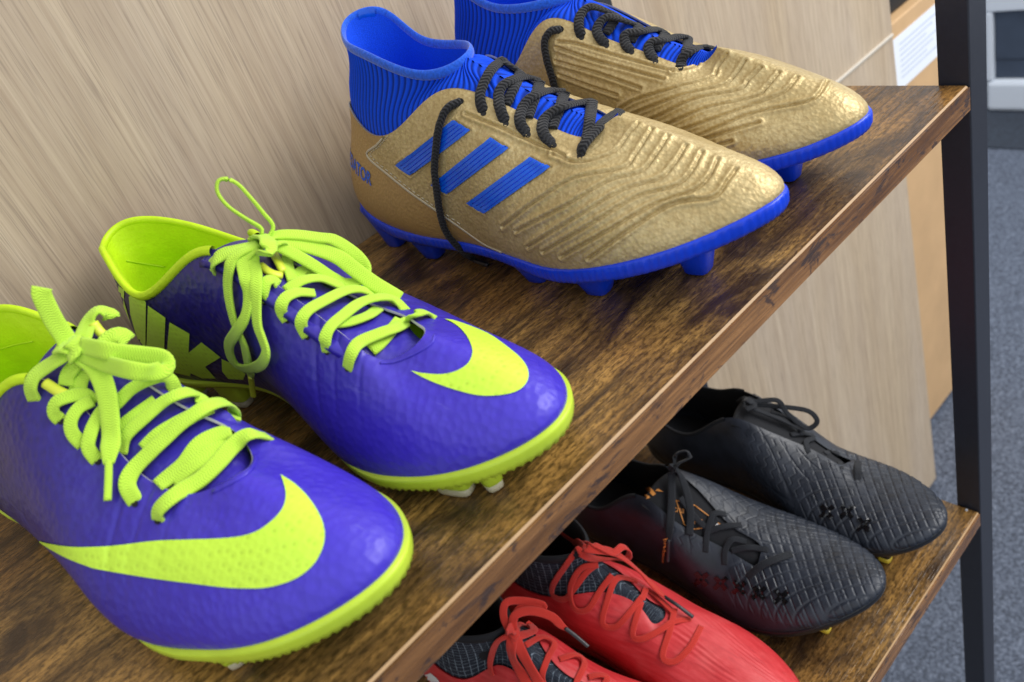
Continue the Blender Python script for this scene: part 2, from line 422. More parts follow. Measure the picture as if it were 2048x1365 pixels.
# ------------------------------------------------------------------ setting
FLOOR = -0.97
floor = mesh_obj('floor', [(-4, -4, FLOOR), (6, -4, FLOOR), (6, 5, FLOOR), (-4, 5, FLOOR)], [(0, 1, 2, 3)], MAT['carpet'], smooth=False)
tag(floor, kind='structure')

tag(mesh_obj('floor_shade_strip', [(1.72, -2, FLOOR + .004), (2.6, -2, FLOOR + .004), (2.6, 2.5, FLOOR + .004), (1.72, 2.5, FLOOR + .004)], [(0, 1, 2, 3)], MAT['mat'], smooth=False), kind='structure')  # dark sheet added in place of the shadow below the white framed unit

# shelf unit: boards and square steel posts
TH = 0.0153; SL = -1.25; DEP = 0.2965
unit = empty('shelf_unit', (0.0, 0.15, FLOOR))
tag(unit, 'open shelf rack with rustic brown boards on black steel posts', 'shelf')
def local(o):                      # parts are modelled in world space, parented to the unit
    o.matrix_parent_inverse = Matrix.Translation((-unit.location[0], -unit.location[1], -unit.location[2])); return o
def board(zt):
    bm = bmesh.new(); ch = 0.0009
    prof = [(0, zt - TH), (0, zt - ch), (ch, zt), (DEP, zt), (DEP, zt - TH)]
    x0, x1 = SL, 0.0
    a = [bm.verts.new((x0, y + .0012, z)) for y, z in prof]; b = [bm.verts.new((x1, y + .0012, z)) for y, z in prof]
    k = len(prof)
    for i in range(k):
        f = bm.faces.new((a[i], a[(i + 1) % k], b[(i + 1) % k], b[i])); f.material_index = 2 if i == 1 else 0
    bm.faces.new(a[::-1]).material_index = 1; bm.faces.new(b).material_index = 1
    bmesh.ops.recalc_face_normals(bm, faces=bm.faces[:])
    me = bpy.data.meshes.new('shelf_board'); bm.to_mesh(me); bm.free()
    for m in (MAT['shelf'], MAT['edge'], MAT['arris']): me.materials.append(m)
    o = link(bpy.data.objects.new('shelf_board', me), unit); local(o)
    e = box('edge_band', (x0, 0.0, zt - TH + 0.0004), (x1, 0.0012, zt - 0.0011), MAT['edge'], o)
    return o
board(0.0); board(-0.361)
for (px0, py0) in ((0.0015, 0.0), (0.0015, 0.275)):
    local(box('post', (px0, py0 + 0.0003, FLOOR), (px0 + 0.0225, py0 + 0.0185, 0.62), MAT['steel'], unit, 0.0009, 2))
# screw cap on the lower board
def disc(name, c, r, h, mat, parent):
    bm = bmesh.new(); bmesh.ops.create_cone(bm, cap_ends=True, segments=14, radius1=r, radius2=r * .8, depth=h)
    for v in bm.verts: v.co += Vector(c)
    me = bpy.data.meshes.new(name); bm.to_mesh(me); bm.free(); me.materials.append(mat)
    return link(bpy.data.objects.new(name, me), parent)
pt = on_z((1933, 1021), -0.361)
local(disc('screw_cap', (pt[0], pt[1], -0.3606), 0.0011, 0.0012, MAT['white'], unit))

# pale wood partition behind the rack: two boards with a clear plastic lip in the joint
pan = empty('wood_partition', (-0.3, 0.31, FLOOR))
tag(pan, 'pale oak laminate partition standing behind the shelf rack', 'partition')
PY = 0.2995
def pbox(name, lo, hi, mat, bev=0.001):
    o = box(name, lo, hi, mat, pan, bev); o.matrix_parent_inverse = Matrix.Translation((0.3, -0.31, -FLOOR)); return o
def pquad(name, x0, xt, xb, zb, zt, mat):       # board whose right edge leans a little
    V = [(x0, PY, zb), (xb, PY, zb), (xt, PY, zt), (x0, PY, zt), (x0, PY + .018, zb), (xb, PY + .018, zb), (xt, PY + .018, zt), (x0, PY + .018, zt)]
    F = [(0, 1, 2, 3), (5, 4, 7, 6), (1, 5, 6, 2), (4, 0, 3, 7), (3, 2, 6, 7), (4, 5, 1, 0)]
    o = mesh_obj(name, V, F, mat, pan, smooth=False); o.matrix_parent_inverse = Matrix.Translation((0.3, -0.31, -FLOOR)); return o
xr = lambda z: 0.4995 + (-0.122 - z) * 0.046
pquad('board', -2.2, xr(-0.155), xr(FLOOR + .004), FLOOR + 0.004, -0.1665, MAT['panel'])
pquad('board', -2.2, xr(1.3), xr(-0.152), -0.1625, 1.3, MAT['panel'])
pbox('joint_lip', (-2.2, PY - 0.0025, -0.1662), (xr(-.16) - .002, PY + 0.004, -0.1628), MAT['lip'], 0.0006)

# beech cabinet beyond the partition, notice taped to it
cab = empty('beech_cabinet', (0.70, 0.50, FLOOR))
tag(cab, 'beech laminate cabinet behind the partition edge', 'cabinet')
def cbox(name, lo, hi, mat, bev=0.001):
    o = box(name, lo, hi, mat, cab, bev); o.matrix_parent_inverse = Matrix.Translation((-0.70, -0.50, -FLOOR)); return o
cbox('carcass', (0.36, 0.364, FLOOR + .012), (0.822, 0.70, -0.200), MAT['orange'], 0.002)
cbox('foot', (0.612, 0.366, FLOOR), (0.642, 0.39, FLOOR + .0118), MAT['white'], 0.003)
cbox('top_tray', (0.37, 0.38, -0.1998), (0.80, 0.69, -0.10), MAT['dark_tray'], 0.004)
nt = empty('paper_notice', (0.70, 0.3635, -0.262))
tag(nt, 'white printed paper notice stuck to the beech cabinet', 'notice')
pp = box('sheet', (-0.10, -0.0006, -0.037), (0.075, 0.0, 0.040), MAT['paper'], nt)
for k in range(7):
    box('print_line', (-0.058, -0.0009, 0.026 - k * 0.008), (0.06 - 0.02 * (k % 3), -0.0007, 0.0285 - k * 0.008), MAT['ink'], nt)
# white framed unit at the far side of the floor
fu = empty('white_frame_unit', (1.93, 0.4, FLOOR))
tag(fu, 'white framed unit with dark panel on the carpet, seen beside the post', 'furniture')
def fbox(name, lo, hi, mat, bev=0.004):
    o = box(name, lo, hi, mat, fu, bev); o.matrix_parent_inverse = Matrix.Translation((-1.93, -0.4, -FLOOR)); return o
fbox('bottom_rail', (1.93, -0.6, FLOOR + .0045), (2.3, 0.775, -0.875), MAT['white'], 0.012)
fbox('lower_panel', (1.95, -0.6, -0.874), (1.97, 0.775, -0.819), MAT['slate'])
fbox('dark_panel', (1.945, -0.6, -0.818), (1.97, 0.7565, -0.68), MAT['slate'])
fbox('stile', (1.932, 0.757, -0.874), (1.98, 0.775, -0.6795), MAT['white'])
fbox('top_rail', (1.932, -0.6, -0.679), (2.3, 0.775, -0.55), MAT['white'])
# fitted control tables: 18 stations round each boot (heel, outer side, toe, inner side); columns = feather edge xyz, topline xyz, two tangent offsets (cm)
TAB = {
    'gold': [(0.23,-0.27,3.06,1.29,0.22,8.12,-0.97,0.06,1.62,-0.3,0.01,-2.47),
        (1.31,-2.46,3.14,1.99,-1.13,8.75,-0.5,-0.44,1.6,-0.08,-0.42,-2.22),
        (4.32,-3.26,2.3,4.57,-2.31,7.61,0.04,-0.74,1.59,0.03,-0.34,-1.79),
        (8.37,-3.39,1.89,7.89,-2.6,7.78,0.02,-0.77,1.6,0.01,-0.28,-1.6),
        (11.92,-3.42,1.79,11.03,-1.64,9.2,0.01,-0.68,1.79,0.1,-1.28,-1.22),
        (15.41,-3.94,1.73,13.94,-1.14,8.57,0,-0.68,1.77,0.29,-1.78,-0.94),
        (18.35,-4.39,1.75,16.94,-0.89,7.06,0.01,-0.58,1.55,0.37,-1.94,-0.65),
        (21.87,-4.05,2.22,18.64,-0.89,6.5,0.07,-0.43,1.38,1.12,-1.75,-0.63),
        (25,-2.33,2.8,19.23,-0.37,6.56,0.31,-0.16,1.09,2.25,-1.11,-0.84),
        (26.92,0.37,3.3,19.99,0.28,6.93,0.5,0.08,1.02,3.13,0.04,-1.1),
        (25.03,2.67,2.87,19.48,0.5,6.41,0.48,0.3,1.11,2.28,1.08,-0.82),
        (21.79,3.9,2.42,18.71,1.23,6.46,0.11,0.52,1.46,1.16,1.8,-0.53),
        (18.4,3.59,1.95,16.95,1.39,7.21,0.01,0.6,1.58,0.38,1.98,-0.52),
        (15.44,2.74,1.95,13.83,1.5,8.54,0,0.7,1.79,0.29,1.8,-0.91),
        (11.96,2.36,2.06,10.84,1.99,9.59,0,0.7,1.8,0.1,1.3,-1.2),
        (8.45,2.56,2.21,7.99,2.92,7.2,0,0.8,1.6,-0,0.3,-1.6),
        (4.43,2.73,2.4,4.63,2.63,7.15,0,0.81,1.6,0,0.4,-1.8),
        (1.58,1.88,2.76,2.08,1.62,7.53,-0.59,0.62,1.61,-0.09,0.51,-2.29)],
    'purple': [(0.52,-0.1,2.77,0.97,0.36,8.83,-1,-0.05,1.62,-0.27,-0.07,-2.52),
        (1.7,-2.18,2.63,1.53,-1.05,9.02,-0.6,-0.64,1.6,-0.08,-0.54,-2.32),
        (4.46,-2.99,2.32,4.49,-2.34,8.04,-0.01,-0.82,1.6,0,-0.42,-1.81),
        (8.4,-3.14,2.16,8.18,-2.57,7.16,-0.02,-0.87,1.58,-0,-0.32,-1.61),
        (11.8,-3.52,1.99,11.22,-1.09,8.75,-0.05,-0.84,1.75,0.08,-1.32,-1.23),
        (15.16,-3.97,1.9,14.05,-0.45,8.05,-0.12,-1.01,1.71,0.25,-1.9,-0.96),
        (18.08,-4.32,1.43,16.65,-0.93,6.13,-0.16,-0.82,1.29,0.31,-1.95,-0.7),
        (21.32,-3.67,1.7,18.88,-1.03,5.48,-0.05,-0.25,1,1.08,-1.54,-0.77),
        (24.57,-2.38,2.5,20.16,-0.66,5.43,0.21,0.04,0.89,2.31,-1.07,-0.93),
        (26.63,0.38,3.13,21.34,0.29,5.71,0.35,0.12,0.92,3.32,-0.12,-1.08),
        (24.67,2.7,2.48,20.33,1.38,5.29,0.34,0.05,1.01,2.31,0.65,-0.94),
        (21.48,3.68,1.78,19.17,1.66,6,-0.04,-0.06,1.14,1.04,0.93,-0.84),
        (18.25,3.65,1.4,17.3,1.4,6.87,-0.07,0.2,1.38,0.28,1.32,-0.81),
        (15.32,2.82,1.86,14.31,1.28,8.68,0,0.58,1.74,0.28,1.56,-1.03),
        (11.92,1.92,2.32,11.16,1.64,9.35,-0.01,0.61,1.77,0.09,1.16,-1.26),
        (8.47,2.16,2.48,7.51,2.91,7.78,0.01,0.74,1.59,0.02,0.2,-1.64),
        (4.53,2.57,2.39,4.63,2.28,9.05,0.02,0.72,1.57,0.1,0.17,-1.9),
        (1.78,1.74,2.72,2.12,1.29,8.81,-0.57,0.46,1.64,0.02,0.24,-2.38)],
    'black': [(0.5,0.03,2.71,0.77,-0.2,8.69,-1,0.01,1.6,-0.3,0.01,-2.5),
        (1.7,-2.08,2.6,1.54,-1.78,8.51,-0.6,-0.59,1.6,-0.1,-0.49,-2.3),
        (4.49,-2.93,2.28,4.23,-2.73,7.37,-0,-0.79,1.59,-0,-0.39,-1.81),
        (8.48,-2.96,2.11,7.24,-2.81,7.44,-0,-0.78,1.58,-0,-0.27,-1.62),
        (11.96,-3.13,1.92,10.31,-1.74,9.2,-0.01,-0.64,1.75,0.09,-1.22,-1.26),
        (15.42,-3.64,1.71,13.6,-1.86,7.87,-0.02,-0.57,1.7,0.27,-1.63,-1.04),
        (18.34,-4.04,1.42,16.58,-1.44,6.24,-0.06,-0.26,1.33,0.3,-1.53,-0.87),
        (21.77,-3.78,2.14,18.51,-1.37,5.47,0.14,-0.24,1.28,1.17,-1.38,-0.86),
        (25.03,-2.02,3.36,19.39,-1.33,5.33,0.51,-0.15,1.19,2.4,-1,-0.85),
        (27.14,0.97,4.37,19.44,-0.83,5.58,0.69,0.13,1.22,3.42,0.12,-0.94),
        (25.34,3.68,3.51,19.24,-0.12,5.85,0.51,0.52,1.4,2.42,1.33,-0.66),
        (21.98,4.69,2.71,18.51,0.08,6.32,0.15,0.82,1.71,1.22,2.02,-0.37),
        (18.47,4.55,2.56,16.61,0.18,7,0.01,1.07,1.93,0.42,2.37,-0.26),
        (15.58,3.58,2.42,13.84,1.08,8.53,0.07,1.13,2.06,0.38,2.2,-0.67),
        (12.03,2.78,2.28,10.74,1.68,9.1,0.02,0.87,1.9,0.13,1.46,-1.11),
        (8.52,2.8,2.29,7.71,2.71,7.14,0.01,0.87,1.64,0.01,0.37,-1.56),
        (4.51,2.9,2.37,4.3,2.52,7.33,0,0.83,1.62,0,0.43,-1.78),
        (1.7,2.05,2.63,1.59,1.41,8.48,-0.6,0.61,1.61,-0.1,0.51,-2.29)],
    'red': [(0.5,-0,2.7,0.83,-0.06,8.64,-1,-0,1.6,-0.3,-0,-2.5),
        (1.7,-2.11,2.6,1.62,-1.64,8.42,-0.6,-0.6,1.6,-0.1,-0.51,-2.3),
        (4.5,-2.96,2.3,4.34,-2.75,7.2,0,-0.81,1.6,-0,-0.42,-1.79),
        (8.51,-3,2.14,7.75,-2.69,6.85,0,-0.8,1.6,-0,-0.3,-1.6),
        (12.01,-3.17,1.98,10.61,-1.43,8.61,-0,-0.68,1.79,0.06,-1.37,-1.13),
        (15.6,-3.72,1.76,13.92,-1.27,8.16,0.06,-0.64,1.74,0.31,-1.67,-0.98),
        (18.56,-4.06,1.63,17.01,-0.71,7.1,0.05,-0.45,1.49,0.43,-1.76,-0.65),
        (21.94,-3.85,1.84,18.6,-0.78,6.6,0.1,-0.38,1.43,1.21,-1.71,-0.55),
        (25.16,-2.33,2.46,19.2,-0.41,6.41,0.4,-0.26,1.28,2.41,-1.16,-0.73),
        (27.13,0.48,2.99,19.3,-0.03,6.43,0.5,0.01,1.2,3.4,0.02,-0.91),
        (25.26,3.05,2.5,19.2,0.32,6.46,0.4,0.31,1.3,2.4,1.22,-0.7),
        (21.98,4.15,2.01,18.61,0.69,6.69,0.1,0.52,1.51,1.2,1.83,-0.49),
        (18.47,3.71,1.81,16.98,0.32,7.58,-0.01,0.6,1.61,0.39,2.05,-0.47),
        (15.47,2.89,1.9,14.12,0.88,8.59,-0.02,0.77,1.84,0.29,1.98,-0.81),
        (11.99,2.46,2.03,11.06,2.05,8.6,-0.01,0.73,1.82,0.1,1.37,-1.17),
        (8.5,2.63,2.16,7.82,2.46,7.11,-0,0.81,1.61,0,0.32,-1.59),
        (4.5,2.81,2.31,4.42,2.47,7.28,0,0.81,1.6,0,0.41,-1.8),
        (1.7,2.01,2.6,1.64,1.52,8.45,-0.6,0.6,1.6,-0.1,0.5,-2.3)],
}

for r in TAB['red']: pass
TAB['red'] = [list(r) for r in TAB['red']]
for i in range(18):            # shorten the red boots' lacing slot
    x = TAB['red'][i][3]
    if x > 11: TAB['red'][i][3] = 11 + (x - 11) * 0.74; TAB['red'][i][5] += (x - 11) * 0.26 * 0.27
    if 6 < i < 12: TAB['red'][i][9] *= 1.5; TAB['red'][i][11] *= 1.4
# ------------------------------------------------------------------ boots
POSE = {'gold': ((-0.2259, 0.2819, 0.0519, 1.0861, 0.0278, -0.0456), (-0.1289, 0.2903, 0.0535, 1.084, 0.005, -0.013)),
        'purple': ((-0.4907, 0.2866, 0.2085, 1.0939, -0.0127, -0.0313), (-0.3942, 0.2865, 0.1898, 1.0855, -0.0182, -0.0305)),
        'black': ((-0.1669, 0.2935, 0.0677, 1.0573, 0.017, 0.0241), (-0.0614, 0.2873, 0.0387, 1.0573, 0.0009, -0.02)),
        'red': ((-0.3555, 0.289, 0.169, 1.0289, 0.004, -0.001), (-0.2682, 0.2872, 0.1049, 1.0283, -0.0002, -0.0082))}
def per_basis(t, m):
    """periodic C2 cubic spline weights at parameters t (in station units)"""
    A = np.zeros((m, m)); D = np.zeros((m, m))
    for i in range(m):
        A[i, i] = 4; A[i, (i - 1) % m] += 1; A[i, (i + 1) % m] += 1
        D[i, i] = -12; D[i, (i - 1) % m] += 6; D[i, (i + 1) % m] += 6
    Mm = np.linalg.solve(A, D)
    W = np.zeros((len(t), m))
    for r, tt in enumerate(t):
        tt = tt % m; i = int(tt) % m; u = tt - int(tt); i2 = (i + 1) % m
        W[r, i] += 1 - u; W[r, i2] += u
        W[r] += Mm[i] * (((1 - u) ** 3 - (1 - u)) / 6) + Mm[i2] * ((u ** 3 - u) / 6)
    return W
def bez(Q, v):
    s = Q[:, 0:3]; t = Q[:, 3:6]; a = s + Q[:, 6:9]; b = t + Q[:, 9:12]; v = v[None, :, None]
    return ((1 - v) ** 3) * s[:, None] + 3 * ((1 - v) ** 2) * v * a[:, None] + 3 * (1 - v) * v * v * b[:, None] + v ** 3 * t[:, None]
def grid_normals(P, closed=True):
    du = (np.roll(P, -1, 0) - np.roll(P, 1, 0)) if closed else np.gradient(P, axis=0)
    return norm(np.cross(du, np.gradient(P, axis=1)))
def seg_dist(P, L):
    """distance of points P (n,3) from polyline L (m,3), with signed side dropped"""
    best = np.full(len(P), 1e9)
    for a, b in zip(L[:-1], L[1:]):
        d = b - a; t = np.clip(((P - a) @ d) / (d @ d + 1e-12), 0, 1)
        best = np.minimum(best, np.linalg.norm(P - (a + t[:, None] * d), axis=1))
    return best
class Boot:
    def __init__(s, kind, left, zs, label, group, n=480, nv=72):
        s.kind, s.left, s.zs = kind, left, zs
        x, y, yaw, s.sc, s.pit, s.rol = POSE[kind][1 if left else 0]
        s.root = empty('football_boot', (x, y, zs), -math.pi / 2 + yaw)
        tag(s.root, label, 'football boot', group)
        s.loc = np.array([x, y, zs]); a = -math.pi / 2 + yaw
        s.Rz = np.array([[math.cos(a), -math.sin(a), 0], [math.sin(a), math.cos(a), 0], [0, 0, 1]])
        s.B = np.array(TAB[kind]); s.n, s.nv = n, nv
        s.k = np.arange(n) * 18.0 / n
        s.Q = per_basis(s.k, 18) @ s.B
        s.bvhs = []
        s.parts = {}
    # table cm -> metres in the boot's own frame
    def T(s, P):
        P = np.asarray(P, float) * (s.sc * 0.01)
        if s.left: P = P * np.array([1, -1, 1])
        cp, sp, cr, sr = math.cos(s.pit), math.sin(s.pit), math.cos(s.rol), math.sin(s.rol)
        X, Y, Z = P[..., 0], P[..., 1], P[..., 2]
        X, Z = cp * X - sp * Z, sp * X + cp * Z
        Y, Z = cr * Y - sr * Z, sr * Y + cr * Z
        return np.stack([X, Y, Z], -1)
    def W(s, P): return P @ s.Rz.T + s.loc
    def Li(s, P): return (np.asarray(P) - s.loc) @ s.Rz
    def add_bvh(s, P, closed):
        n, m = P.shape[:2]; V = s.W(P).reshape(-1, 3)
        F = []
        for i in range(n if closed else n - 1):
            i2 = (i + 1) % n
            for j in range(m - 1): F.append((i * m + j, i2 * m + j, i2 * m + j + 1, i * m + j + 1))
        s.bvhs.append(BVHTree.FromPolygons([tuple(v) for v in V], F))
    def hit(s, px, bv=None, extra=()):
        d = ray(px); best = None
        for b in ([s.bvhs[i] for i in bv] if bv is not None else s.bvhs) + list(extra):
            h = b.ray_cast(Vector(CO), Vector(d), 3.0)
            if h[0] is not None and (best is None or h[3] < best[2]):
                nn = np.array(h[1]); nn = nn if nn @ d < 0 else -nn
                best = (np.array(h[0]), nn, h[3])
        return best
    # ---- upper
    def upper(s, mat, disp=None, attr=None, vlo=-0.02):
        v = np.linspace(0, 1, s.nv)
        P = bez(s.Q, v); Pm = s.T(P)
        N = grid_normals(Pm) * (-1 if s.left else 1)
        s.P, s.N, s.v = Pm, N, v
        s.add_bvh(Pm[::4, ::3] if (s.nv - 1) % 3 == 0 else Pm[::4, ::1], True)
        Pd = Pm.copy()
        if disp is not None: Pd = Pd + N * disp(s)[..., None]
        at = attr(s) if attr else None
        s.bvhs.clear(); s.add_bvh(np.concatenate([Pd[::2, :-1:2], Pd[::2, -1:]], 1), True)     # marks and laces lie on the finished surface
        uv = np.stack(np.broadcast_arrays((s.k / 18)[:, None], v[None, :]), -1)
        o = grid_obj('upper', Pd, mat, s.root, closed=True, flip=s.left, uv=uv, attr=at)
        s.parts['upper'] = o
        return o
    def lining(s, mat, rim_mat, thick=0.0025, depth=0.25, name='lining'):
        st = s.P[::4]; N = s.N[::4]; j = np.linspace(s.nv - 1, int(depth * s.nv), 14).astype(int)
        off = thick * (0.4 + 1.2 * np.minimum(1, np.linspace(0, 3, len(j))))
        G = st[:, j] - N[:, j] * off[None, :, None]
        lo = grid_obj(name, G, mat, s.root, closed=True, flip=s.left)
        s.add_bvh(G, True)
        rim = np.stack([s.P[::4, -1], s.P[::4, -1] + (s.P[::4, -1] - s.P[::4, -3]) * 0.15 - N[:, -1] * off[0] * .5, G[:, 0]], 1)
        grid_obj('edge', rim, rim_mat, s.root, closed=True, flip=s.left)
        # footbed
        S = bez(s.Q[::6], np.array([0.06]))[:, 0]; c = S.copy(); c[:, 1] = 0.25; c[:, 2] += 0.15
        c[:, 0] = np.clip(c[:, 0], 2.5, 24.5)
        F = np.stack([S + (c - S) * 0.04 + [0, 0, .25], S * .5 + c * .5 + [0, 0, .15], c], 1)
        grid_obj('footbed', s.T(F), mat, s.root, closed=True, flip=not s.left)
    # ---- sole plate and studs
    def sole(s, mat, wall=0.7, lip=0.10, ribs=0, teeth=None, bulge=0.16, toe=0.0, tuck=0.0):
        n = 540 if (ribs or teeth) else 288
        k = np.arange(n) * 18.0 / n; Q = per_basis(k, 18) @ s.B; S = Q[:, 0:3].copy()
        t = np.roll(S, -1, 0) - np.roll(S, 1, 0); nr = norm(np.stack([-t[:, 1], t[:, 0], 0 * t[:, 0]], 1)) * -1
        # outward: right-hand side of travel on the outer side
        c0 = S.mean(0)
        if ((S - c0) * nr).sum() < 0: nr = -nr
        rows = []
        kd = np.abs(((k - 9 + 9) % 18) - 9); dt = np.minimum(np.abs(k - 9), 9); tuck_w = np.clip((dt - 2.4) / 1.0, 0, 1) * np.clip((6.6 - dt) / 1.0, 0, 1) * tuck
        wl = wall * (1 - 0.25 * np.exp(-((k - 4) / 1.6) ** 2) - 0.25 * np.exp(-((k - 14) / 1.6) ** 2))
        wl = wl * (1 + toe * np.exp(-((k - 9) / 2.0) ** 2))
        tz = np.zeros(n)
        if teeth is not None:
            lo, hi, per, amp = teeth
            msk = ((k > lo) & (k < hi)).astype(float)
            arc = np.cumsum(np.linalg.norm(np.roll(S, -1, 0) - S, axis=1))
            tz = msk * amp * (np.abs(((arc / per) % 1) - 0.5) * 2)
        rb = np.zeros(n)
        if ribs:
            rb = 0.022 * np.sign(np.sin(np.arange(n) * 2 * np.pi / 3.0))
        for (o, dz, f) in ((-.35, lip, 0), (0.07, lip + 0.02, 0), (bulge * .85, lip - 0.03, 0), (bulge, 0.0, 1), (bulge, -.25, 1), (bulge * .9, -.62, 1), (bulge * .3, -.92, .6), (-.25, -1.0, 0), (-.7, -1.0, 0)):
            z = np.where(dz > 0, dz, dz * wl) if not np.isscalar(dz) else (dz if dz > 0 else dz * wl)
            R_ = S + nr * ((o if o < 0 else o * (1 - tuck_w) - .10 * tuck_w) + rb * f)[:, None]; R_[:, 2] += z
            if dz <= -.92: R_[:, 2] -= tz * (1 if dz == -.92 else 1)
            rows.append(R_)
        last = rows[-1]
        # centre line
        half = n // 2; mir = last[(n - np.arange(n)) % n]; cen = (last + mir) / 2
        cen[:, 0] = last[:, 0] * .96 + .5
        for f in (0.5, 1.0): rows.append(last * (1 - f) + cen * f)
        s.S, s.wl = S, wl
        s.sole_z = lambda x, y: float((S[:, 2] - wl)[np.argmin((S[:, 0] - x) ** 2 + (S[:, 1] - y) ** 2)])
        G = s.T(np.stack(rows, 1))
        o = grid_obj('sole_plate', G, mat, s.root, closed=True, flip=not s.left)
        s.parts['sole'] = o; s.add_bvh(G[::3], True)
        return o
    def stud(s, lx, ly, rz, top, bot, mat, tip=None, tipmat=None, tiph=0.0045, fillet=1.5):
        """blade from the plate down to the shelf; lx, ly in metres (boot frame, ground), top/bot = (half length, half width) in metres"""
        zt = s.sole_z(lx / (s.sc * .01), (-ly if s.left else ly) / (s.sc * .01)) * s.sc * .01 + 0.004
        # the plate is pitched a little; look it up in the boot frame instead
        z0 = 0.0005
        def ring(hl, hw, z, sh=0.0):
            a = np.linspace(0, 2 * np.pi, 17)[:-1]; e = 0.55
            x = np.sign(np.cos(a)) * np.abs(np.cos(a)) ** e * hl; y = np.sign(np.sin(a)) * np.abs(np.sin(a)) ** e * hw
            c, q = math.cos(rz), math.sin(rz)
            return np.stack([lx + sh + c * x - q * y, ly + q * x + c * y, np.full(16, z)], 1)
        def loft(name, rings, m):
            V = np.vstack(rings + [rings[0].mean(0)[None], rings[-1].mean(0)[None]]); F = []; k = len(rings)
            for i in range(k - 1):
                for j in range(16): F.append((i * 16 + j, (i + 1) * 16 + j, (i + 1) * 16 + (j + 1) % 16, i * 16 + (j + 1) % 16))
            for j in range(16): F.append((k * 16, j, (j + 1) % 16)); F.append((k * 16 + 1, (k - 1) * 16 + (j + 1) % 16, (k - 1) * 16 + j))
            return mesh_obj(name, V, F, m, s.root)
        f = lambda u: (top[0] * (1 - u) + bot[0] * u, top[1] * (1 - u) + bot[1] * u)
        zb = z0 + (tiph if tip else 0)
        H = zt - zb
        R_ = [ring(*f(-.02), zt + .001), ring(*f(-.12), zt - .0015), ring(*f(0.08), zt - H * .18), ring(*f(.55), zt - H * .6), ring(*f(.9), zb + .0006), ring(*[q * .93 for q in f(.95)], zb)]
        o = loft('stud', R_, mat)
        if tip:
            t_ = loft('stud_tip', [ring(*[q * .9 for q in f(.9)], zb - .0001), ring(*[q * .88 for q in f(1)], z0 + .001), ring(*[q * .78 for q in f(1)], z0)], tipmat)
            t_.parent = o
        return o
    def stud_px(s, px):
        p = s.Li(on_z(px, s.zs)); return p[0], p[1]
    # ---- tongue under the lacing
    def tongue(s, mat, k0=3.4, k1=8.3, drop=0.25, arch=0.35, wide=0.55, up=1.6):
        m = 40; ks = np.linspace(k0, k1, m)
        A = (per_basis(ks, 18) @ s.B)[:, 3:6]; Bm = (per_basis(18 - ks, 18) @ s.B)[:, 3:6]
        # above the top eyelet the tongue leaves the collar and sticks up
        mid = (A + Bm) / 2; wv = (Bm - A); L = np.linalg.norm(wv, axis=1, keepdims=True)
        wv = wv / L; hw = np.minimum(L / 2 + wide, 2.3)
        i4 = int(np.argmin(abs(ks - 4.3)))
        d = mid[i4] - mid[i4 + 6]; d = d / np.linalg.norm(d)
        for i in range(i4):
            mid[i] = mid[i4] + d * up * (i4 - i) / i4 - np.array([0, 0, .35]) * ((i4 - i) / i4) ** 2; wv[i] = wv[i4]; hw[i] = min(hw[i4, 0], 2.1) * (0.93 + .07 * i / i4) if i else hw[i4] * .8
        up_v = norm(np.cross(np.gradient(mid, axis=0), wv)); up_v *= np.sign(up_v[:, 2:3])
        tp = np.clip((ks - 6.6) / (k1 - 6.6), 0, 1); hw = np.asarray(hw).reshape(-1, 1) * (1 - .6 * tp[:, None]); mid = mid - up_v * (.32 * tp)[:, None]
        u = np.linspace(-1, 1, 15)
        G = mid[:, None] + wv[:, None] * (hw[:, None] * u[None, :, None]) + up_v[:, None] * (arch * (1 - u ** 2) - arch * .4 - drop)[None, :, None]
        Gm = s.T(G)
        under = s.T(G - up_v[:, None] * 0.25)
        s.add_bvh(Gm, False)
        full = np.concatenate([Gm, under[:, ::-1], Gm[:, :1]], 1)
        uv = np.stack(np.broadcast_arrays(np.linspace(0, 1, m)[:, None], np.linspace(0, 1, full.shape[1])[None]), -1)
        return grid_obj('tongue', full, mat, s.root, flip=s.left, uv=uv)
    # ---- knitted inner sock (ankle collar and instep)
    def sock(s, ring, mat, rim_mat, inner_mat, ribs=0.03, n=864, rimr=0.24):
        K = np.array(ring, float)
        kk = np.arange(n) * 18.0 / n; Q = per_basis(kk, 18) @ s.B
        vu = np.linspace(.3, 1, 12); PU = bez(Q, vu); NU = grid_normals(PU)
        PU = PU - NU * 0.17
        km = np.where(kk <= 9, kk, 18 - kk); sg = np.where(kk <= 9, -1.0, 1.0)
        tr = np.clip(km / 4.4, 0, 1) * 4; tr = np.where(kk <= 9, tr, 8 - tr)
        RG = per_basis(tr, 8) @ K
        fr = (per_basis([4.0], 8) @ K)[0]
        Tm = (Q[:, 3:6] + (per_basis(18 - kk, 18) @ s.B)[:, 3:6]) / 2
        wv = Q[:, 3:6] - Tm
        cen = Tm + [0, 0, 1.0] * np.array([1.0]) * 0.0; cen = Tm.copy(); cen[:, 2] += 0.10 + .22 * np.clip(8.2 - km, 0, 1)
        f = np.clip((km - 4.4) / 1.3, 0, 1); f = f * f * (3 - 2 * f)
        tgt = np.where((km <= 4.4)[:, None], RG, fr * (1 - f[:, None]) + cen * f[:, None])
        p0 = PU[:, -1]; d0 = norm(PU[:, -1] - PU[:, -3]); Ld = np.linalg.norm(tgt - p0, axis=1, keepdims=True)
        c_dn = np.array([0, 0, -1.0]); c_out = norm(wv + 1e-6)
        wgt = np.clip((km - 3.6) / 1.6, 0, 1)[:, None]
        d3 = norm(c_dn * (1 - wgt) + (c_out * .95 + [0, 0, -.15]) * wgt)
        e = np.linspace(0, 1, 34)[1:][None, :, None]
        P1 = p0 + d0 * Ld * .38; P2 = tgt + d3 * Ld * .38
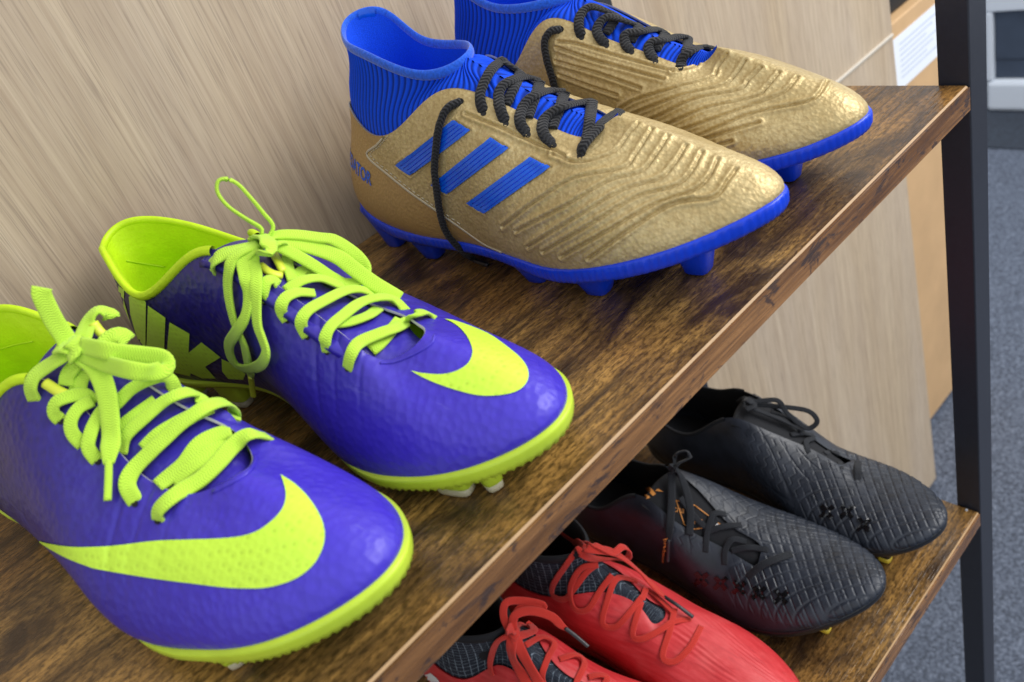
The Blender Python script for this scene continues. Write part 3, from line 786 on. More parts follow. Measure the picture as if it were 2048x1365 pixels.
        EX = ((1 - e) ** 3) * p0[:, None] + 3 * ((1 - e) ** 2) * e * P1[:, None] + 3 * (1 - e) * e * e * P2[:, None] + e ** 3 * tgt[:, None]
        P = np.concatenate([PU, EX], 1); v = np.linspace(0, 1, P.shape[1])
        if ribs:
            N = grid_normals(P); N[:, -3:] = N[:, -4:-3]
            amp = np.clip((v - .2) * 4, 0, 1)[None, :] * np.clip((Ld - .25) / 1.2, 0, 1)
            P = P + N * (ribs * np.sin(np.arange(n) * 2 * np.pi / 6.0)[:, None] * amp)[..., None]
        Pm = s.T(P); s.add_bvh(Pm[::6, ::2], True)
        uv = np.stack(np.broadcast_arrays((kk / 18)[:, None], v[None, :]), -1)
        o = grid_obj('sock', Pm, mat, s.root, closed=True, flip=s.left, uv=uv)
        # rolled rim round the opening and the inside of the collar
        t = np.linspace(0, 8, 97)[:-1]; L = per_basis(t, 8) @ K; L = np.vstack([L, L[:1]])
        c = L[:-1].mean(0); nr = norm((L - c) * [1, 1, 0]) * .5 + [0, 0, .9]
        a = np.linspace(0, 2 * np.pi, 13); prof = np.stack([np.cos(a) * rimr * 1.5, np.sin(a) * rimr * .75], 1)
        # tube with its long side standing upright
        Tt = norm(np.roll(L[:-1], -1, 0) - np.roll(L[:-1], 1, 0)); Tt = np.vstack([Tt, Tt[:1]])
        U = np.array([0, 0, 1.0]) - (Tt @ np.array([0, 0, 1.0]))[:, None] * Tt; U = norm(U); Bn = np.cross(Tt, U)
        G = (L - U * rimr * 1.0)[:, None] + U[:, None] * prof[None, :, 0:1] + Bn[:, None] * prof[None, :, 1:2]
        Gm = s.T(G); s.add_bvh(Gm, False)
        grid_obj('collar_rim', Gm, rim_mat, s.root, flip=not s.left)
        inn = []
        for f, dz, sh in ((0, -.15, .97), (0, -1.2, .9), (0, -3, .88), (0, -6, .9), (0, -7.2, .5), (0, -7.2, .02)):
            r = c + (L - c) * [sh, sh, 1]; r = r + [0, 0, dz]; inn.append(r)
        grid_obj('collar_inside', s.T(np.stack(inn, 1)), inner_mat, s.root, flip=not s.left)
        return o
    # ---- tube along the topline (padded binding)
    def binding(s, mat, k0, k1, r=0.2, name='collar_binding', sink=0.4):
        ks = np.linspace(k0, k1, 120) % 18
        Q = per_basis(ks, 18) @ s.B; L = Q[:, 3:6]
        P2 = bez(Q, np.array([.96, 1.0])); up = norm(P2[:, 1] - P2[:, 0])
        L = L - up * r * sink
        a = np.linspace(0, 2 * np.pi, 13)[:-1]; prof = np.stack([np.cos(a) * r, np.sin(a) * r * 1.3], 1)
        G = s.T(sweep(L, up, prof)); G = np.concatenate([G, G[:, :1]], 1)
        s.add_bvh(G, False)
        return grid_obj(name, G, mat, s.root, flip=s.left)
    # ---- printed or stitched marks lying on the surface
    def mark(s, name, poly, mat, lift=0.0004, step=5.0, bv=(0,), parent=None, thick=False):
        poly = np.asarray(poly, float)
        dense = []
        for a, b in zip(poly, np.roll(poly, -1, 0)):
            k = max(1, int(np.linalg.norm(b - a) / step))
            for t in range(k): dense.append(a + (b - a) * t / k)
        dense = np.array(dense); nb = len(dense)
        lo, hi = dense.min(0), dense.max(0)
        xs = np.arange(lo[0] + step / 2, hi[0], step); ys = np.arange(lo[1] + step / 2, hi[1], step)
        gx, gy = np.meshgrid(xs, ys); g = np.stack([gx.ravel(), gy.ravel()], 1)
        if len(g):
            ins = inside(g, dense); g = g[ins]
            if len(g):
                d = np.min(np.linalg.norm(g[:, None] - dense[None], axis=2), 1); g = g[d > step * .45]
        pts = np.vstack([dense, g]) if len(g) else dense
        r = delaunay_2d_cdt([Vector(p) for p in pts], [(i, (i + 1) % nb) for i in range(nb)], [], 1, 1e-4)
        V2 = [np.array(v) for v in r[0]]; F = r[2]
        return s.lay(name, V2, F, mat, lift, bv, parent)
    def lay(s, name, V2, F, mat, lift, bv, parent=None):
        W_ = []; ok = []
        c0 = np.mean(V2, 0)
        for p in V2:
            h = s.hit(p, bv)
            W_.append(None if h is None else s.Li(h[0] + h[1] * lift)); ok.append(h is not None)
        F = [f for f in F if all(ok[i] for i in f)]
        if not F: return None
        V = [w_ if w_ is not None else np.zeros(3) for w_ in W_]
        used = sorted({i for f in F for i in f}); mp = {q: i for i, q in enumerate(used)}
        V = np.array([V[i] for i in used]); F = [tuple(mp[i] for i in f) for f in F]
        # face the camera side
        a, b, c = V[list(F[0])[:3]]; nn = np.cross(b - a, c - a); vw = s.Li(CO) - a
        if nn @ vw < 0: F = [f[::-1] for f in F]
        return mesh_obj(name, V, F, mat, parent or s.root)
    def line(s, name, pxs, mat, w=0.001, lift=0.0003, bv=(0,), per=6, t=0.0008):
        p2 = catmull(np.array(pxs, float), per); path = []; nr = []
        for p in p2:
            h = s.hit(p, bv)
            if h is None: continue
            path.append(s.Li(h[0] + h[1] * lift)); nr.append(h[1] @ s.Rz)
        if len(path) < 3: return None
        return ribbon_mesh(name, np.array(path), np.array(nr), w, t, mat, s.root, round_=True)
    # ---- laces: photo pixel + height above whatever the strand lies on
    def lace(s, pts, mat, w=0.006, t=0.0016, lift=2.0, round_=False, bumpy=0.0, aglet=None, ends=(True, True), extra=(), name='lace', sig=3.0, side=None, taper=False):
        pts = [(p[0], p[1], (p[2] if len(p) > 2 else lift)) for p in pts]
        P2 = np.array([p[:2] for p in pts], float); lf = [p[2] for p in pts]
        per = 9
        D2 = catmull(P2, per); ts = np.linspace(0, len(pts) - 1, len(D2))
        free = np.array([l is None for l in lf])
        lfv = np.array([0.0 if l is None else l for l in lf])
        dist = np.full(len(D2), np.nan); nrm = np.zeros((len(D2), 3)); hitd = np.full(len(D2), np.nan)
        for i, p in enumerate(D2):
            a = int(min(math.floor(ts[i]), len(pts) - 1)); b_ = min(a + 1, len(pts) - 1); f = ts[i] - a
            h = s.hit(p, None, extra)
            if h is not None: hitd[i] = h[2]
            if free[a] and free[b_] or (free[a] and f < .75) or (free[b_] and f > .25): continue
            if h is None: continue
            L = (lfv[a] * (1 - f) + lfv[b_] * f) if not (free[a] or free[b_]) else (lfv[b_] if free[a] else lfv[a])
            cosv = max(.35, float(-(ray(p) @ h[1])))
            dist[i] = h[2] - L * .001 / cosv; nrm[i] = h[1]
        good = ~np.isnan(dist)
        if good.sum() < 2: return None
        idx = np.arange(len(D2))
        lift_i = np.interp(ts, np.arange(len(pts)), lfv)
        d = np.interp(idx, idx[good], dist[good])
        # pull taut
        kx = np.arange(-9, 10); ker = np.exp(-(kx / sig) ** 2 / 2); ker /= ker.sum()
        ds = np.convolve(np.pad(d, 9, mode='edge'), ker, 'valid')
        lim = np.where(np.isnan(hitd) | (lift_i < .6), 9, hitd - t * .45)
        ds = np.where(lift_i < .6, d, ds)
        e0 = 3
        dd = np.where(free[np.clip(np.round(ts).astype(int), 0, len(pts) - 1)], ds, np.minimum(ds, lim))
        dd = np.convolve(np.pad(dd, 9, mode='edge'), np.exp(-(kx / 1.3) ** 2 / 2) / np.exp(-(kx / 1.3) ** 2 / 2).sum(), 'valid')
        for q in range(3):
            if nrm[good].size: pass
        for c in range(3): nrm[:, c] = np.interp(idx, idx[good], nrm[good, c])
        for c in range(3): nrm[:, c] = np.convolve(np.pad(nrm[:, c], 9, mode='edge'), ker, 'valid')
        path = np.array([CO + ray(p) * q for p, q in zip(D2, dd)])
        if side is not None: nrm = np.tile(np.array(side, float), (len(path), 1))
        nrm = norm(nrm)
        # even spacing
        sarc = np.concatenate([[0], np.cumsum(np.linalg.norm(np.diff(path, axis=0), axis=1))])
        ns = max(8, int(sarc[-1] / 0.0011)); u = np.linspace(0, sarc[-1], ns)
        path = np.stack([np.interp(u, sarc, path[:, c]) for c in range(3)], 1); nrm = np.stack([np.interp(u, sarc, nrm[:, c]) for c in range(3)], 1)
        Lp = s.Li(path); Ln = nrm @ s.Rz
        wf = np.ones(ns)
        if aglet:
            am, al = aglet; ia = np.searchsorted(u, sarc[-1] - al)
            o = ribbon_mesh(name, Lp[:ia + 1], Ln[:ia + 1], w, t, mat, s.root, round_, wfun=np.interp(np.arange(ia + 1), [0, max(1, ia - 6), ia], [1, 1, .55]), bumpy=bumpy)
            g = ribbon_mesh('aglet', Lp[ia - 1:], Ln[ia - 1:], min(w, .0036) * .8, max(t, .0026) if not round_ else w * .62, am, o, True)
        else:
            o = ribbon_mesh(name, Lp, Ln, w, t, mat, s.root, round_, bumpy=bumpy)
        return o
    def eyelets(s, pxs, mat, r=3.2, bv=(0,)):
        for (x, y) in pxs:
            s.mark('eyelet', [(x + r * math.cos(a) * 1.0, y + r * math.sin(a)) for a in np.linspace(0, 2 * np.pi, 11)[:-1]], mat, 0.00025, 3.0, bv)
def inside(P, poly):
    x, y = P[:, 0], P[:, 1]; c = np.zeros(len(P), bool)
    x0, y0 = poly[:, 0], poly[:, 1]; x1, y1 = np.roll(x0, -1), np.roll(y0, -1)
    for a, b, e, f in zip(x0, y0, x1, y1):
        m = ((b > y) != (f > y)); q = np.zeros(len(P)); q[m] = (e - a) * (y[m] - b) / (f - b) + a
        c ^= m & (x < q)
    return c
def text_polys(txt, italic=0.0, bold=0.0):
    """outline mesh of a word in unit space (2-D verts, faces)"""
    cu = bpy.data.curves.new('t', 'FONT'); cu.body = txt; cu.shear = italic; cu.offset = bold; cu.resolution_u = 3
    o = bpy.data.objects.new('t', cu); COL.objects.link(o)
    dg = bpy.context.evaluated_depsgraph_get(); dg.update(); me = o.evaluated_get(dg).to_mesh()
    V = np.array([v.co[:2] for v in me.vertices]); F = [tuple(p.vertices) for p in me.polygons]
    bpy.data.objects.remove(o); bpy.data.curves.remove(cu)
    V = V - V.min(0); return V / V.max(0), F
SHELF_BVH = {z: BVHTree.FromPolygons([(-1.3, 0, z), (0, 0, z), (0, .3, z), (-1.3, .3, z)], [(0, 1, 2, 3)]) for z in (0.0, -0.361)}
# ---------------- gold pair
z2 = lambda pts: [(1000 + x / 2.2013, y / 2.2013) for x, y in pts]
z1 = lambda pts: [(640 + x / 2.2014, y / 2.2014) for x, y in pts]
GROOVE = {False: [z2(q) for q in (
    [(610, 545), (570, 590), (520, 660), (440, 700), (330, 715), (230, 680)],
    [(670, 570), (600, 680), (540, 745), (330, 785), (180, 870), (10, 1000)],
    [(740, 600), (690, 680), (620, 760), (480, 800), (300, 900), (70, 1020)],
    [(820, 640), (770, 720), (700, 790), (540, 840), (330, 960), (120, 1090)],
    [(890, 670), (840, 760), (770, 820), (600, 870), (380, 1000), (190, 1110)],
    [(960, 700), (920, 780), (850, 840), (680, 900), (470, 1020), (270, 1130)],
    [(1040, 745), (1000, 800), (940, 870), (760, 900), (560, 1020), (390, 1140)])] + [z1(q) for q in (
    [(640, 500), (800, 565), (920, 620), (1010, 655), (1080, 690)],)],
    True: [z2(q) for q in (
    [(930, 235), (890, 270), (850, 300), (760, 320)],
    [(1000, 240), (960, 300), (930, 345), (760, 390), (600, 440), (530, 480)],
    [(1080, 270), (1040, 330), (980, 380), (800, 420), (640, 480), (570, 510)],
    [(1150, 300), (1100, 350), (1050, 400), (850, 440), (680, 520), (620, 535)],
    [(1230, 320), (1180, 380), (1120, 430), (900, 480), (720, 555), (680, 560)],
    [(1310, 340), (1260, 400), (1190, 435), (980, 510), (780, 580)],
    [(1440, 360), (1400, 420), (1340, 452), (1100, 505), (860, 605)],
    [(1140, 540), (1040, 570), (940, 600), (880, 615)], [(1020, 622), (960, 640)],
    [(250, 210), (400, 262), (500, 290), (720, 350)], [(245, 270), (450, 330), (620, 390)], [(260, 330), (400, 380), (520, 420)], [(255, 185), (340, 195), (520, 250), (760, 315)])]}
STRIPES = [z1(q) for q in ([(590, 530), (665, 575), (400, 775), (335, 730)], [(752, 608), (833, 655), (562, 855), (490, 815)], [(925, 695), (1018, 738), (725, 940), (648, 895)])]
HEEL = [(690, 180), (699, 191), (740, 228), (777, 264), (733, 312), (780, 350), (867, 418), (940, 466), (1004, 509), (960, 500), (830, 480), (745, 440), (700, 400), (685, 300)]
def gold_disp(s):
    h = np.zeros(s.P.shape[:2])
    flat = s.P.reshape(-1, 3)
    L3 = []
    for g in GROOVE[s.left]:
        q = [s.hit(p) for p in catmull(np.array(g), 5)]
        q = np.array([s.Li(a[0]) for a in q if a is not None])
        if len(q) > 2: L3.append(q)
    hh = np.zeros(len(flat))
    for q in L3:
        lo, hi = q.min(0) - .006, q.max(0) + .006
        m = np.all((flat > lo) & (flat < hi), 1)
        d = seg_dist(flat[m], q)
        hh[m] += -0.0011 * np.exp(-(d / .0006) ** 2) + 0.0009 * np.exp(-((d - .0016) / .0011) ** 2)
    h = hh.reshape(h.shape)
    if not s.left:
        for st in STRIPES:      # moulded pads round the stripes
            q = [s.hit(p) for p in np.vstack([st, st[:1]])]
            q = np.array([s.Li(a[0]) for a in q if a is not None])
            lo, hi = q.min(0) - .006, q.max(0) + .006
            m = np.all((flat > lo) & (flat < hi), 1); d = seg_dist(flat[m], q)
            h.reshape(-1)[m] += 0.0006 * np.exp(-((d - .0012) / .0009) ** 2)
    # soft folds and moulded unevenness of the leather
    X, Y, Z = s.P[..., 0], s.P[..., 1], s.P[..., 2]
    h += 0.00008 * np.sin(X * 900 + 3 * np.sin(Y * 160)) * np.sin(Z * 420 + 2 * np.sin(X * 120)) * np.clip((X - .12) * 14, 0, 1)
    h += 0.0003 * np.sin(X * 95 + Z * 60 + 1.3) * np.sin(Z * 90 + 2)
    return h
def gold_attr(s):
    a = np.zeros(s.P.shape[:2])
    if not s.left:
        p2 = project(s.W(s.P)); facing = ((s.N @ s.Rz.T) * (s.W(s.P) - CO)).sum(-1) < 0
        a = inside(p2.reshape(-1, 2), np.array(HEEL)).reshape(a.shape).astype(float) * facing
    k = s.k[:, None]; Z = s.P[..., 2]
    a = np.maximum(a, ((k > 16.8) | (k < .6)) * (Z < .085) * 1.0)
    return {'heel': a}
RING = [(3.3, .03, 12.9), (4.55, -1.35, 12.15), (6.7, -1.8, 11.5), (10.0, -1.5, 10.2), (11.75, 0, 10.26), (10.0, 1.65, 10.5), (6.7, 1.8, 11.0), (4.5, 1.6, 12.75)]
GL_LACE = dict(mat=MAT['black_lace'], w=0.0058, t=0.0024, lift=1.9, round_=True, bumpy=0.03)
def gold_boot(left, label):
    s = Boot('gold', left, 0.0, label, 'gold pair of football boots', 1100, 151)
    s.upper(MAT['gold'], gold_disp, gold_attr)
    st = s.P[::4]; N = s.N[::4]
    rim = np.stack([st[:, -1], st[:, -1] - N[:, -1] * .0011, st[:, -6] - N[:, -6] * .0012], 1)
    grid_obj('edge', rim, MAT['silver'], s.root, closed=True, flip=s.left)
    s.sock(RING, MAT['blue_rib'], MAT['blue_felt'], MAT['blue_knit'], rimr=.17, ribs=.045)
    s.sole(MAT['blue_sole'], wall=0.68, ribs=1)
    return s
GR = gold_boot(False, 'gold football boot with three blue stripes and a loose black lace hanging down its side')
GLb = gold_boot(True, 'gold football boot without stripes on its facing side, standing nearer the steel post')
for px in ((790, 496), (866, 520), (1076, 568), (1196, 594), (1396, 553)):
    lx, ly = GR.stud_px(px); GR.stud(lx - .002, ly + .0045, 0.1, (.0125, .0100), (.0056, .0048), MAT['blue_sole'])
for (x, y) in ((.040, .018), (.075, .018), (.172, .024), (.215, .030)):
    GR.stud(x, y, 0.1, (.0125, .0100), (.0056, .0048), MAT['blue_sole'])
lx, ly = GLb.stud_px((1579, 365)); GLb.stud(lx - .003, ly + .004, 0, (.0125, .0100), (.0058, .0050), MAT['blue_sole'])
for (x, y) in ((.040, .018), (.075, .018), (.172, .024), (.04, -.018), (.075, -.018), (.17, -.026), (.21, .030), (.215, -.028)):
    GLb.stud(x, y, 0, (.0125, .0100), (.0056, .0048), MAT['blue_sole'])
for st in STRIPES:
    st = np.array(st); o = GR.mark('stripe', st, MAT['blue_print'], 0.0008, 4.0)
    for f in (.2, .4, .6, .8):
        GR.line('stripe_groove', [st[0] * (1 - f) + st[1] * f + (st[3] - st[0]) * q for q in (.03, .35, .7, .97)], MAT['blue_sole'], .0004, .0009, t=.0004)
GR.line('seam_piping', z1([(300, 585), (250, 640), (207, 685), (300, 770), (400, 850), (500, 920), (620, 1005), (720, 1075), (800, 1112)]), MAT['silver'], .0016, .0002)
for s_, pts in ((GR, z1([(300, 600), (262, 645), (225, 686), (310, 762), (410, 842), (510, 912), (630, 995)])),):
    p2 = catmull(np.array(pts), 10)
    for a, b in zip(p2[::2], p2[1::2]): s_.line('stitch', [a, (a + b) / 2, b], MAT['silver'], .0006, .0003, per=2, t=.0006)
# lettering round the heel, wrapped along the surface
V2, F2 = text_polys('PREDATOR', 0.15, 0.02)
def wrap_text(s, V2, F2, k0, k1, v0, v1, mat):
    ks = k0 + (k1 - k0) * V2[:, 0]; vs = v0 + (v1 - v0) * V2[:, 1]
    Q = per_basis(ks, 18) @ s.B
    P = np.array([bez(Q[i:i + 1], np.array([vs[i], vs[i] + .01]))[0] for i in range(len(ks))])
    Pm = s.T(P)[:, 0]
    c = s.T(np.array([[4.0, 0, 6.0]]))[0]
    out = norm((Pm - c) * [1, 1, 0]); Pm = Pm + out * .0007
    F = [f[::-1] if s.left else f for f in F2]
    return mesh_obj('heel_lettering', Pm, F, mat, s.root)
def station_at(s, px):
    q = project(s.W(s.P)); d = ((q - px) ** 2).sum(-1) + 1e6 * (((s.N @ s.Rz.T) * (s.W(s.P) - CO)).sum(-1) > 0)
    i, j = np.unravel_index(np.argmin(d), d.shape); return s.k[i], s.v[j]
ka, va = station_at(GR, (744, 372)); kb, vb = station_at(GR, (738, 345))
k_s, _ = station_at(GR, (707, 345)); k_s = k_s if k_s < 9 else k_s - 18
wrap_text(GR, V2, F2, ka - (ka - k_s) * 8 / 4.6, ka, va - .0, vb + .02, MAT['blue_print'])
for (s, rows, loose) in (
    (GR, [[(967, 227), (960, 191), (976, 150), (999, 125), (1022, 132), (1042, 145)],
          [(1012, 248), (999, 213), (999, 182), (1017, 163), (1049, 154), (1081, 161)],
          [(1056, 270), (1040, 245), (1044, 218), (1062, 195), (1094, 182), (1131, 182)],
          [(1108, 291), (1087, 268), (1087, 241), (1108, 222), (1140, 209), (1185, 202)],
          [(1160, 313), (1167, 291), (1190, 263), (1212, 241), (1240, 222)]],
     [(922, 203), (894, 218), (878, 254), (872, 295), (869, 341), (874, 386), (881, 431), (894, 468), (922, 500), (949, 520), (976, 531)]),
    (GLb, [[(1163, 75), (1157, 50), (1163, 27), (1182, 14), (1213, 22), (1236, 32)],
           [(1213, 91), (1195, 68), (1198, 48), (1218, 34), (1254, 43), (1279, 52)],
           [(1263, 104), (1250, 86), (1252, 68), (1277, 64), (1309, 59), (1332, 66)],
           [(1311, 123), (1297, 100), (1304, 84), (1332, 79), (1359, 73), (1377, 75)],
           [(1361, 136), (1366, 114), (1386, 100), (1407, 94), (1424, 96)]],
     [(1122, 59), (1100, 64), (1089, 86), (1093, 118), (1102, 150), (1109, 175), (1114, 205)])):
    s.eyelets([r[0] for r in rows] + [loose[0]], MAT['eyelet'], 6)
    for i, r in enumerate(rows):
        m = len(r) - 1
        pts = [(p[0], p[1], (-0.8 if q == 0 else 3.0 if q < m else -0.5)) for q, p in enumerate(r)]
        s.lace(pts, **GL_LACE)
        if i + 1 < len(rows):    # the strand crossing underneath
            a, b = np.array(r[m]), np.array(rows[i + 1][0]); c = np.array(rows[i + 1][2])
            s.lace([(a[0], a[1], 0.5), *(((a * (1 - t) + (b * .6 + c * .4) * t)[0], (a * (1 - t) + (b * .6 + c * .4) * t)[1], 1.6) for t in (.3, .6, .85))], **GL_LACE)
    lp = [(p[0], p[1], -0.8 if i == 0 else 2.6) for i, p in enumerate(loose)]
    s.lace(lp, **{**GL_LACE, 'w': .0048, 't': .0034}, extra=(SHELF_BVH[0.0],), aglet=(MAT['dark_aglet'], 0.012) if s is GR else None, name='loose_lace')
GR.mark('pull_tab', [(716, 22), (750, 17), (756, 72), (760, 98), (722, 78)], MAT['blue_print'], .001, 6, None)
# ---------------- purple pair
qA = lambda pts: [(190 + p[0] / 4, 340 + p[1] / 4) + tuple(p[2:]) for p in pts]
def wr_disp(s):
    X, Y, Z = s.P[..., 0], s.P[..., 1], s.P[..., 2]
    h = 0.0002 * np.sin(X * 60 + Y * 45) * np.sin(Z * 70 + X * 30)
    # flex creases across the vamp
    for (x0, sl, a) in ((.185, .35, .0007), (.197, .25, .0005), (.21, .3, .0004)):
        d = (X - x0 - sl * np.abs(Y) * .6 - .12 * (Z - .05)); h -= a * np.exp(-(d / .0011) ** 2) * np.clip((Z - .03) * 60, 0, 1)
    # stitched line round the front of the lacing
    return h
def purple_boot(left, label):
    s = Boot('purple', left, 0.0, label, 'purple pair of football boots', 600, 91)
    s.upper(MAT['purple'], wr_disp)
    s.lining(MAT['neon_lining'], MAT['white_edge'], 0.0030)
    s.binding(MAT['neon_lining'], -4.35, 4.35, 0.16, sink=.5)
    s.tongue(MAT['purple'], up=0.3)
    s.sole(MAT['neon_sole'], wall=0.5, lip=.03, teeth=(7.0, 11.6, .36, .14), bulge=.17, toe=.4, tuck=1.0)
    return s
PR = purple_boot(False, 'purple football boot with a long neon tick mark sweeping along its outer side')
PL = purple_boot(True, 'purple football boot with neon lettering on its heel and an upright lace loop')
SW_R = [(75, 1080), (100, 1087), (150, 1094), (225, 1092), (312, 1082), (400, 1079), (445, 1077), (487, 1072), (520, 1060), (550, 1037), (567, 1015), (572, 990), (566, 965), (561, 951), (590, 970), (617, 997), (640, 1032), (650, 1065), (646, 1097), (630, 1127), (605, 1150), (575, 1165), (537, 1175), (500, 1177), (450, 1175), (400, 1169), (300, 1156), (200, 1139), (175, 1132), (137, 1117), (100, 1097)]
SW_L = [(822, 742), (847, 747), (885, 749), (915, 742), (937, 727), (945, 705), (937, 680), (922, 660), (905, 647), (888, 639), (910, 643), (947, 656), (980, 671), (1010, 692), (1040, 717), (1055, 740), (1055, 762), (1040, 780), (1010, 790), (960, 792), (910, 780), (872, 767), (845, 755)]
def smooth_poly(p, keep):
    """round a closed outline but keep the sharp tips"""
    p = np.array(p, float); out = []; n = len(p); ks = sorted(keep)
    for a, b in zip(ks, ks[1:] + [ks[0] + n]):
        seg = p[[i % n for i in range(a, b + 1)]]
        out.append(catmull(seg, 4)[:-1])
    return np.vstack(out)
PR.mark('tick_mark', smooth_poly(SW_R, [0, 13]), MAT['neon_print'], 0.0004, 6.0)
PL.mark('tick_mark', smooth_poly(SW_L, [0, 9]), MAT['neon_print'], 0.0004, 6.0)
for poly in ([(259, 594), (266, 586), (284, 589), (293, 605), (292, 705), (285, 703), (272, 665), (262, 628)],
             [(297, 611), (332, 635), (329, 713), (294, 700)],
             [(340, 644), (380, 667), (378, 705), (404, 684), (442, 714), (411, 733), (432, 756), (405, 756), (382, 746), (381, 752), (337, 742), (335, 700)],
             [(444, 717), (465, 727), (492, 747), (487, 759), (457, 757), (445, 742)],
             [(226, 550), (236, 570), (250, 580), (249, 600), (256, 625), (262, 645), (248, 612), (234, 577)]):
    PL.mark('heel_letter', poly, MAT['neon_print'], 0.0004, 5.0)
# stitched line and raw edge in front of the lacing
PL.line('stitch_line', [(760, 727), (790, 724), (830, 708), (862, 688), (870, 670)], MAT['purple'], .0012, .0002)
PR.line('stitch_line', [(425, 985), (487, 952), (508, 930), (511, 912)], MAT['purple'], .0016, .0002)
def studs_purple(s, spots):
    for (px, a) in spots:
        lx, ly = s.stud_px(px)
        s.stud(lx - .004, ly + .0045, a, (.0110, .0058), (.0095, .0044), MAT['neon_sole'], True, MAT['tip_clear'])
studs_purple(PL, [((767, 972), .3), ((917, 1003), .15), ((985, 984), -.5)])
studs_purple(PR, [((470, 1336), -.5)])
for s, lst in ((PL, ((.035, .018), (.035, -.017), (.075, .016), (.075, -.014), (.19, .03), (.16, .028), (.235, .022))),
               (PR, ((.035, .018), (.035, -.018), (.075, .016), (.075, -.018), (.16, -.028), (.16, .022), (.20, .03), (.245, .016)))):
    for (x, y) in lst: s.stud(x, y, 0.1, (.0115, .0068), (.0095, .0042), MAT['neon_sole'], True, MAT['tip_clear'])
NL = dict(mat=MAT['neon_lace'], w=0.0053, t=0.0017, lift=2.0)
def L(s, pts, **kw): return s.lace(pts, **{**NL, **kw})
# far boot: crossings
F_ = None
L(PL, [(530, 605, -0.6), (525, 590, 1.5), (532, 565, 3), (545, 560, 3), (557, 570, 1)])
L(PL, [(575, 642, -0.6), (562, 620, 2), (570, 597, 3), (595, 585, 3), (630, 587, 2)])
L(PL, [(572, 582, 2), (602, 562, 4), (640, 557, 5), (677, 570, 3.5), (695, 581, 2)])
L(PL, [(615, 675, -0.6), (602, 647, 2), (615, 622, 3), (652, 600, 4), (690, 582, 5), (720, 579, 4.5), (742, 587, 3.5), (754, 596, -0.7)])
L(PL, [(655, 705, -0.6), (650, 680, 2), (660, 655, 3), (685, 632, 4), (722, 605, 5), (760, 595, 5), (790, 600, 3.5), (812, 622, -0.7)])
L(PL, [(665, 648, 1.5), (697, 645, 2), (735, 632, 2.2), (756, 618, 1.5)])
L(PL, [(695, 738, -0.6), (700, 715, 2), (717, 687, 3), (760, 667, 4), (800, 652, 4), (830, 630, 4), (850, 625, 3), (871, 638, -0.7)], w=.0056)
L(PL, [(742, 702, 1), (765, 682, 2), (800, 640, 1.5)])
L(PL, [(586, 564, 1), (575, 527, 3), (581, 507, 3), (601, 516, 1)])
L(PL, [(590, 556, 1), (610, 540, 3), (636, 553, 1)])
# far boot: bow, knot and ends
L(PL, [(522, 470, None), (522, 457, None), (490, 437, None), (455, 412, None), (435, 385, None), (437, 362, None), (455, 359, None), (477, 370, None), (502, 397, None), (527, 427, None), (546, 452, None), (538, 473, None), (527, 485, 8)][:-1] + [(527, 487, 8), (525, 492, 8)], side=(.75, -.45, -0.7), w=.0056)
L(PL, [(528, 487, 8), (550, 472, 9), (590, 470, None), (640, 476, None), (667, 480, None), (700, 500, None), (722, 520, None), (732, 540, None), (722, 560, None), (690, 567, None), (660, 553, None), (630, 533, None), (600, 515, 6), (560, 495, 7), (535, 488, 8)], side=(-.3, -.3, .9))
L(PL, [(532, 488, 9), (560, 486, 9), (590, 487, 8), (640, 500, None), (677, 515, None), (710, 540, None), (747, 567, None), (780, 587, None), (798, 598, 5), (800, 599, 5)], side=(-.3, -.3, .9), w=.007)
L(PL, [(516, 490, 8), (470, 513, 6), (457, 547, 4), (457, 590, 3), (467, 640, 3), (480, 672, 3), (488, 690, 3.5), (495, 720, 4), (500, 745, 4), (507, 793, 5)], aglet=(MAT['neon_elastic'], .017))
L(PL, [(516, 495, 8), (487, 520, 6), (490, 552, 4.5), (497, 590, 4), (490, 635, 4.5), (470, 668, 5), (458, 690, 5), (462, 715, 5), (475, 732, 5), (497, 738, 5), (522, 729, 5), (532, 705, 5), (524, 677, 4.5), (515, 650, 4), (512, 602, 4), (512, 552, 4.5), (506, 518, 6), (518, 497, 8)])
L(PL, [(518, 489, 7), (465, 502, 5), (432, 518, 3), (423, 540, 1)], w=.0075)
L(PL, [(514, 478, 6), (524, 474, 10), (536, 482, 11), (536, 498, 11), (528, 510, 8)], w=.0075, name='knot')
L(PL, [(508, 484, 7), (516, 474, 9), (530, 476, 10), (538, 490, 9)], w=.006, name='knot')
PL.lace([(545, 505, 1), (556, 522, 3), (568, 545, 2)], MAT['neon_elastic'], .0045, .003, round_=True, name='lace_loop')
PL.lace([(520, 530, 2), (540, 545, 3), (565, 552, 2)], MAT['neon_elastic'], .004, .0025, round_=True, name='lace_loop')
# near boot: crossings
L(PR, [(122, 842, -0.6), (107, 825, 2), (112, 805, 3), (140, 793, 3.5), (170, 790, 3), (190, 808, 1)])
L(PR, [(167, 891, -0.6), (145, 867, 2), (142, 842, 3), (157, 817, 3), (185, 801, 3)])
L(PR, [(196, 923, -0.6), (177, 897, 2), (180, 872, 3), (190, 845, 3), (207, 820, 4), (232, 808, 4), (265, 777, 5), (310, 757, 6), (337, 757, 4.5), (352, 783, -0.7)])
L(PR, [(243, 907, 1), (252, 872, 2.5), (290, 835, 4), (330, 802, 5), (370, 785, 6), (395, 790, 4.5), (409, 809, -0.7)])
L(PR, [(236, 858, 1.5), (272, 830, 2), (312, 801, 1.5)])
L(PR, [(272, 1006, -0.6), (255, 972, 2), (265, 942, 3), (300, 905, 4), (332, 875, 4), (365, 845, 5), (415, 812, 6), (450, 805, 6), (468, 820, 3), (466, 836, -0.7)], w=.0064)
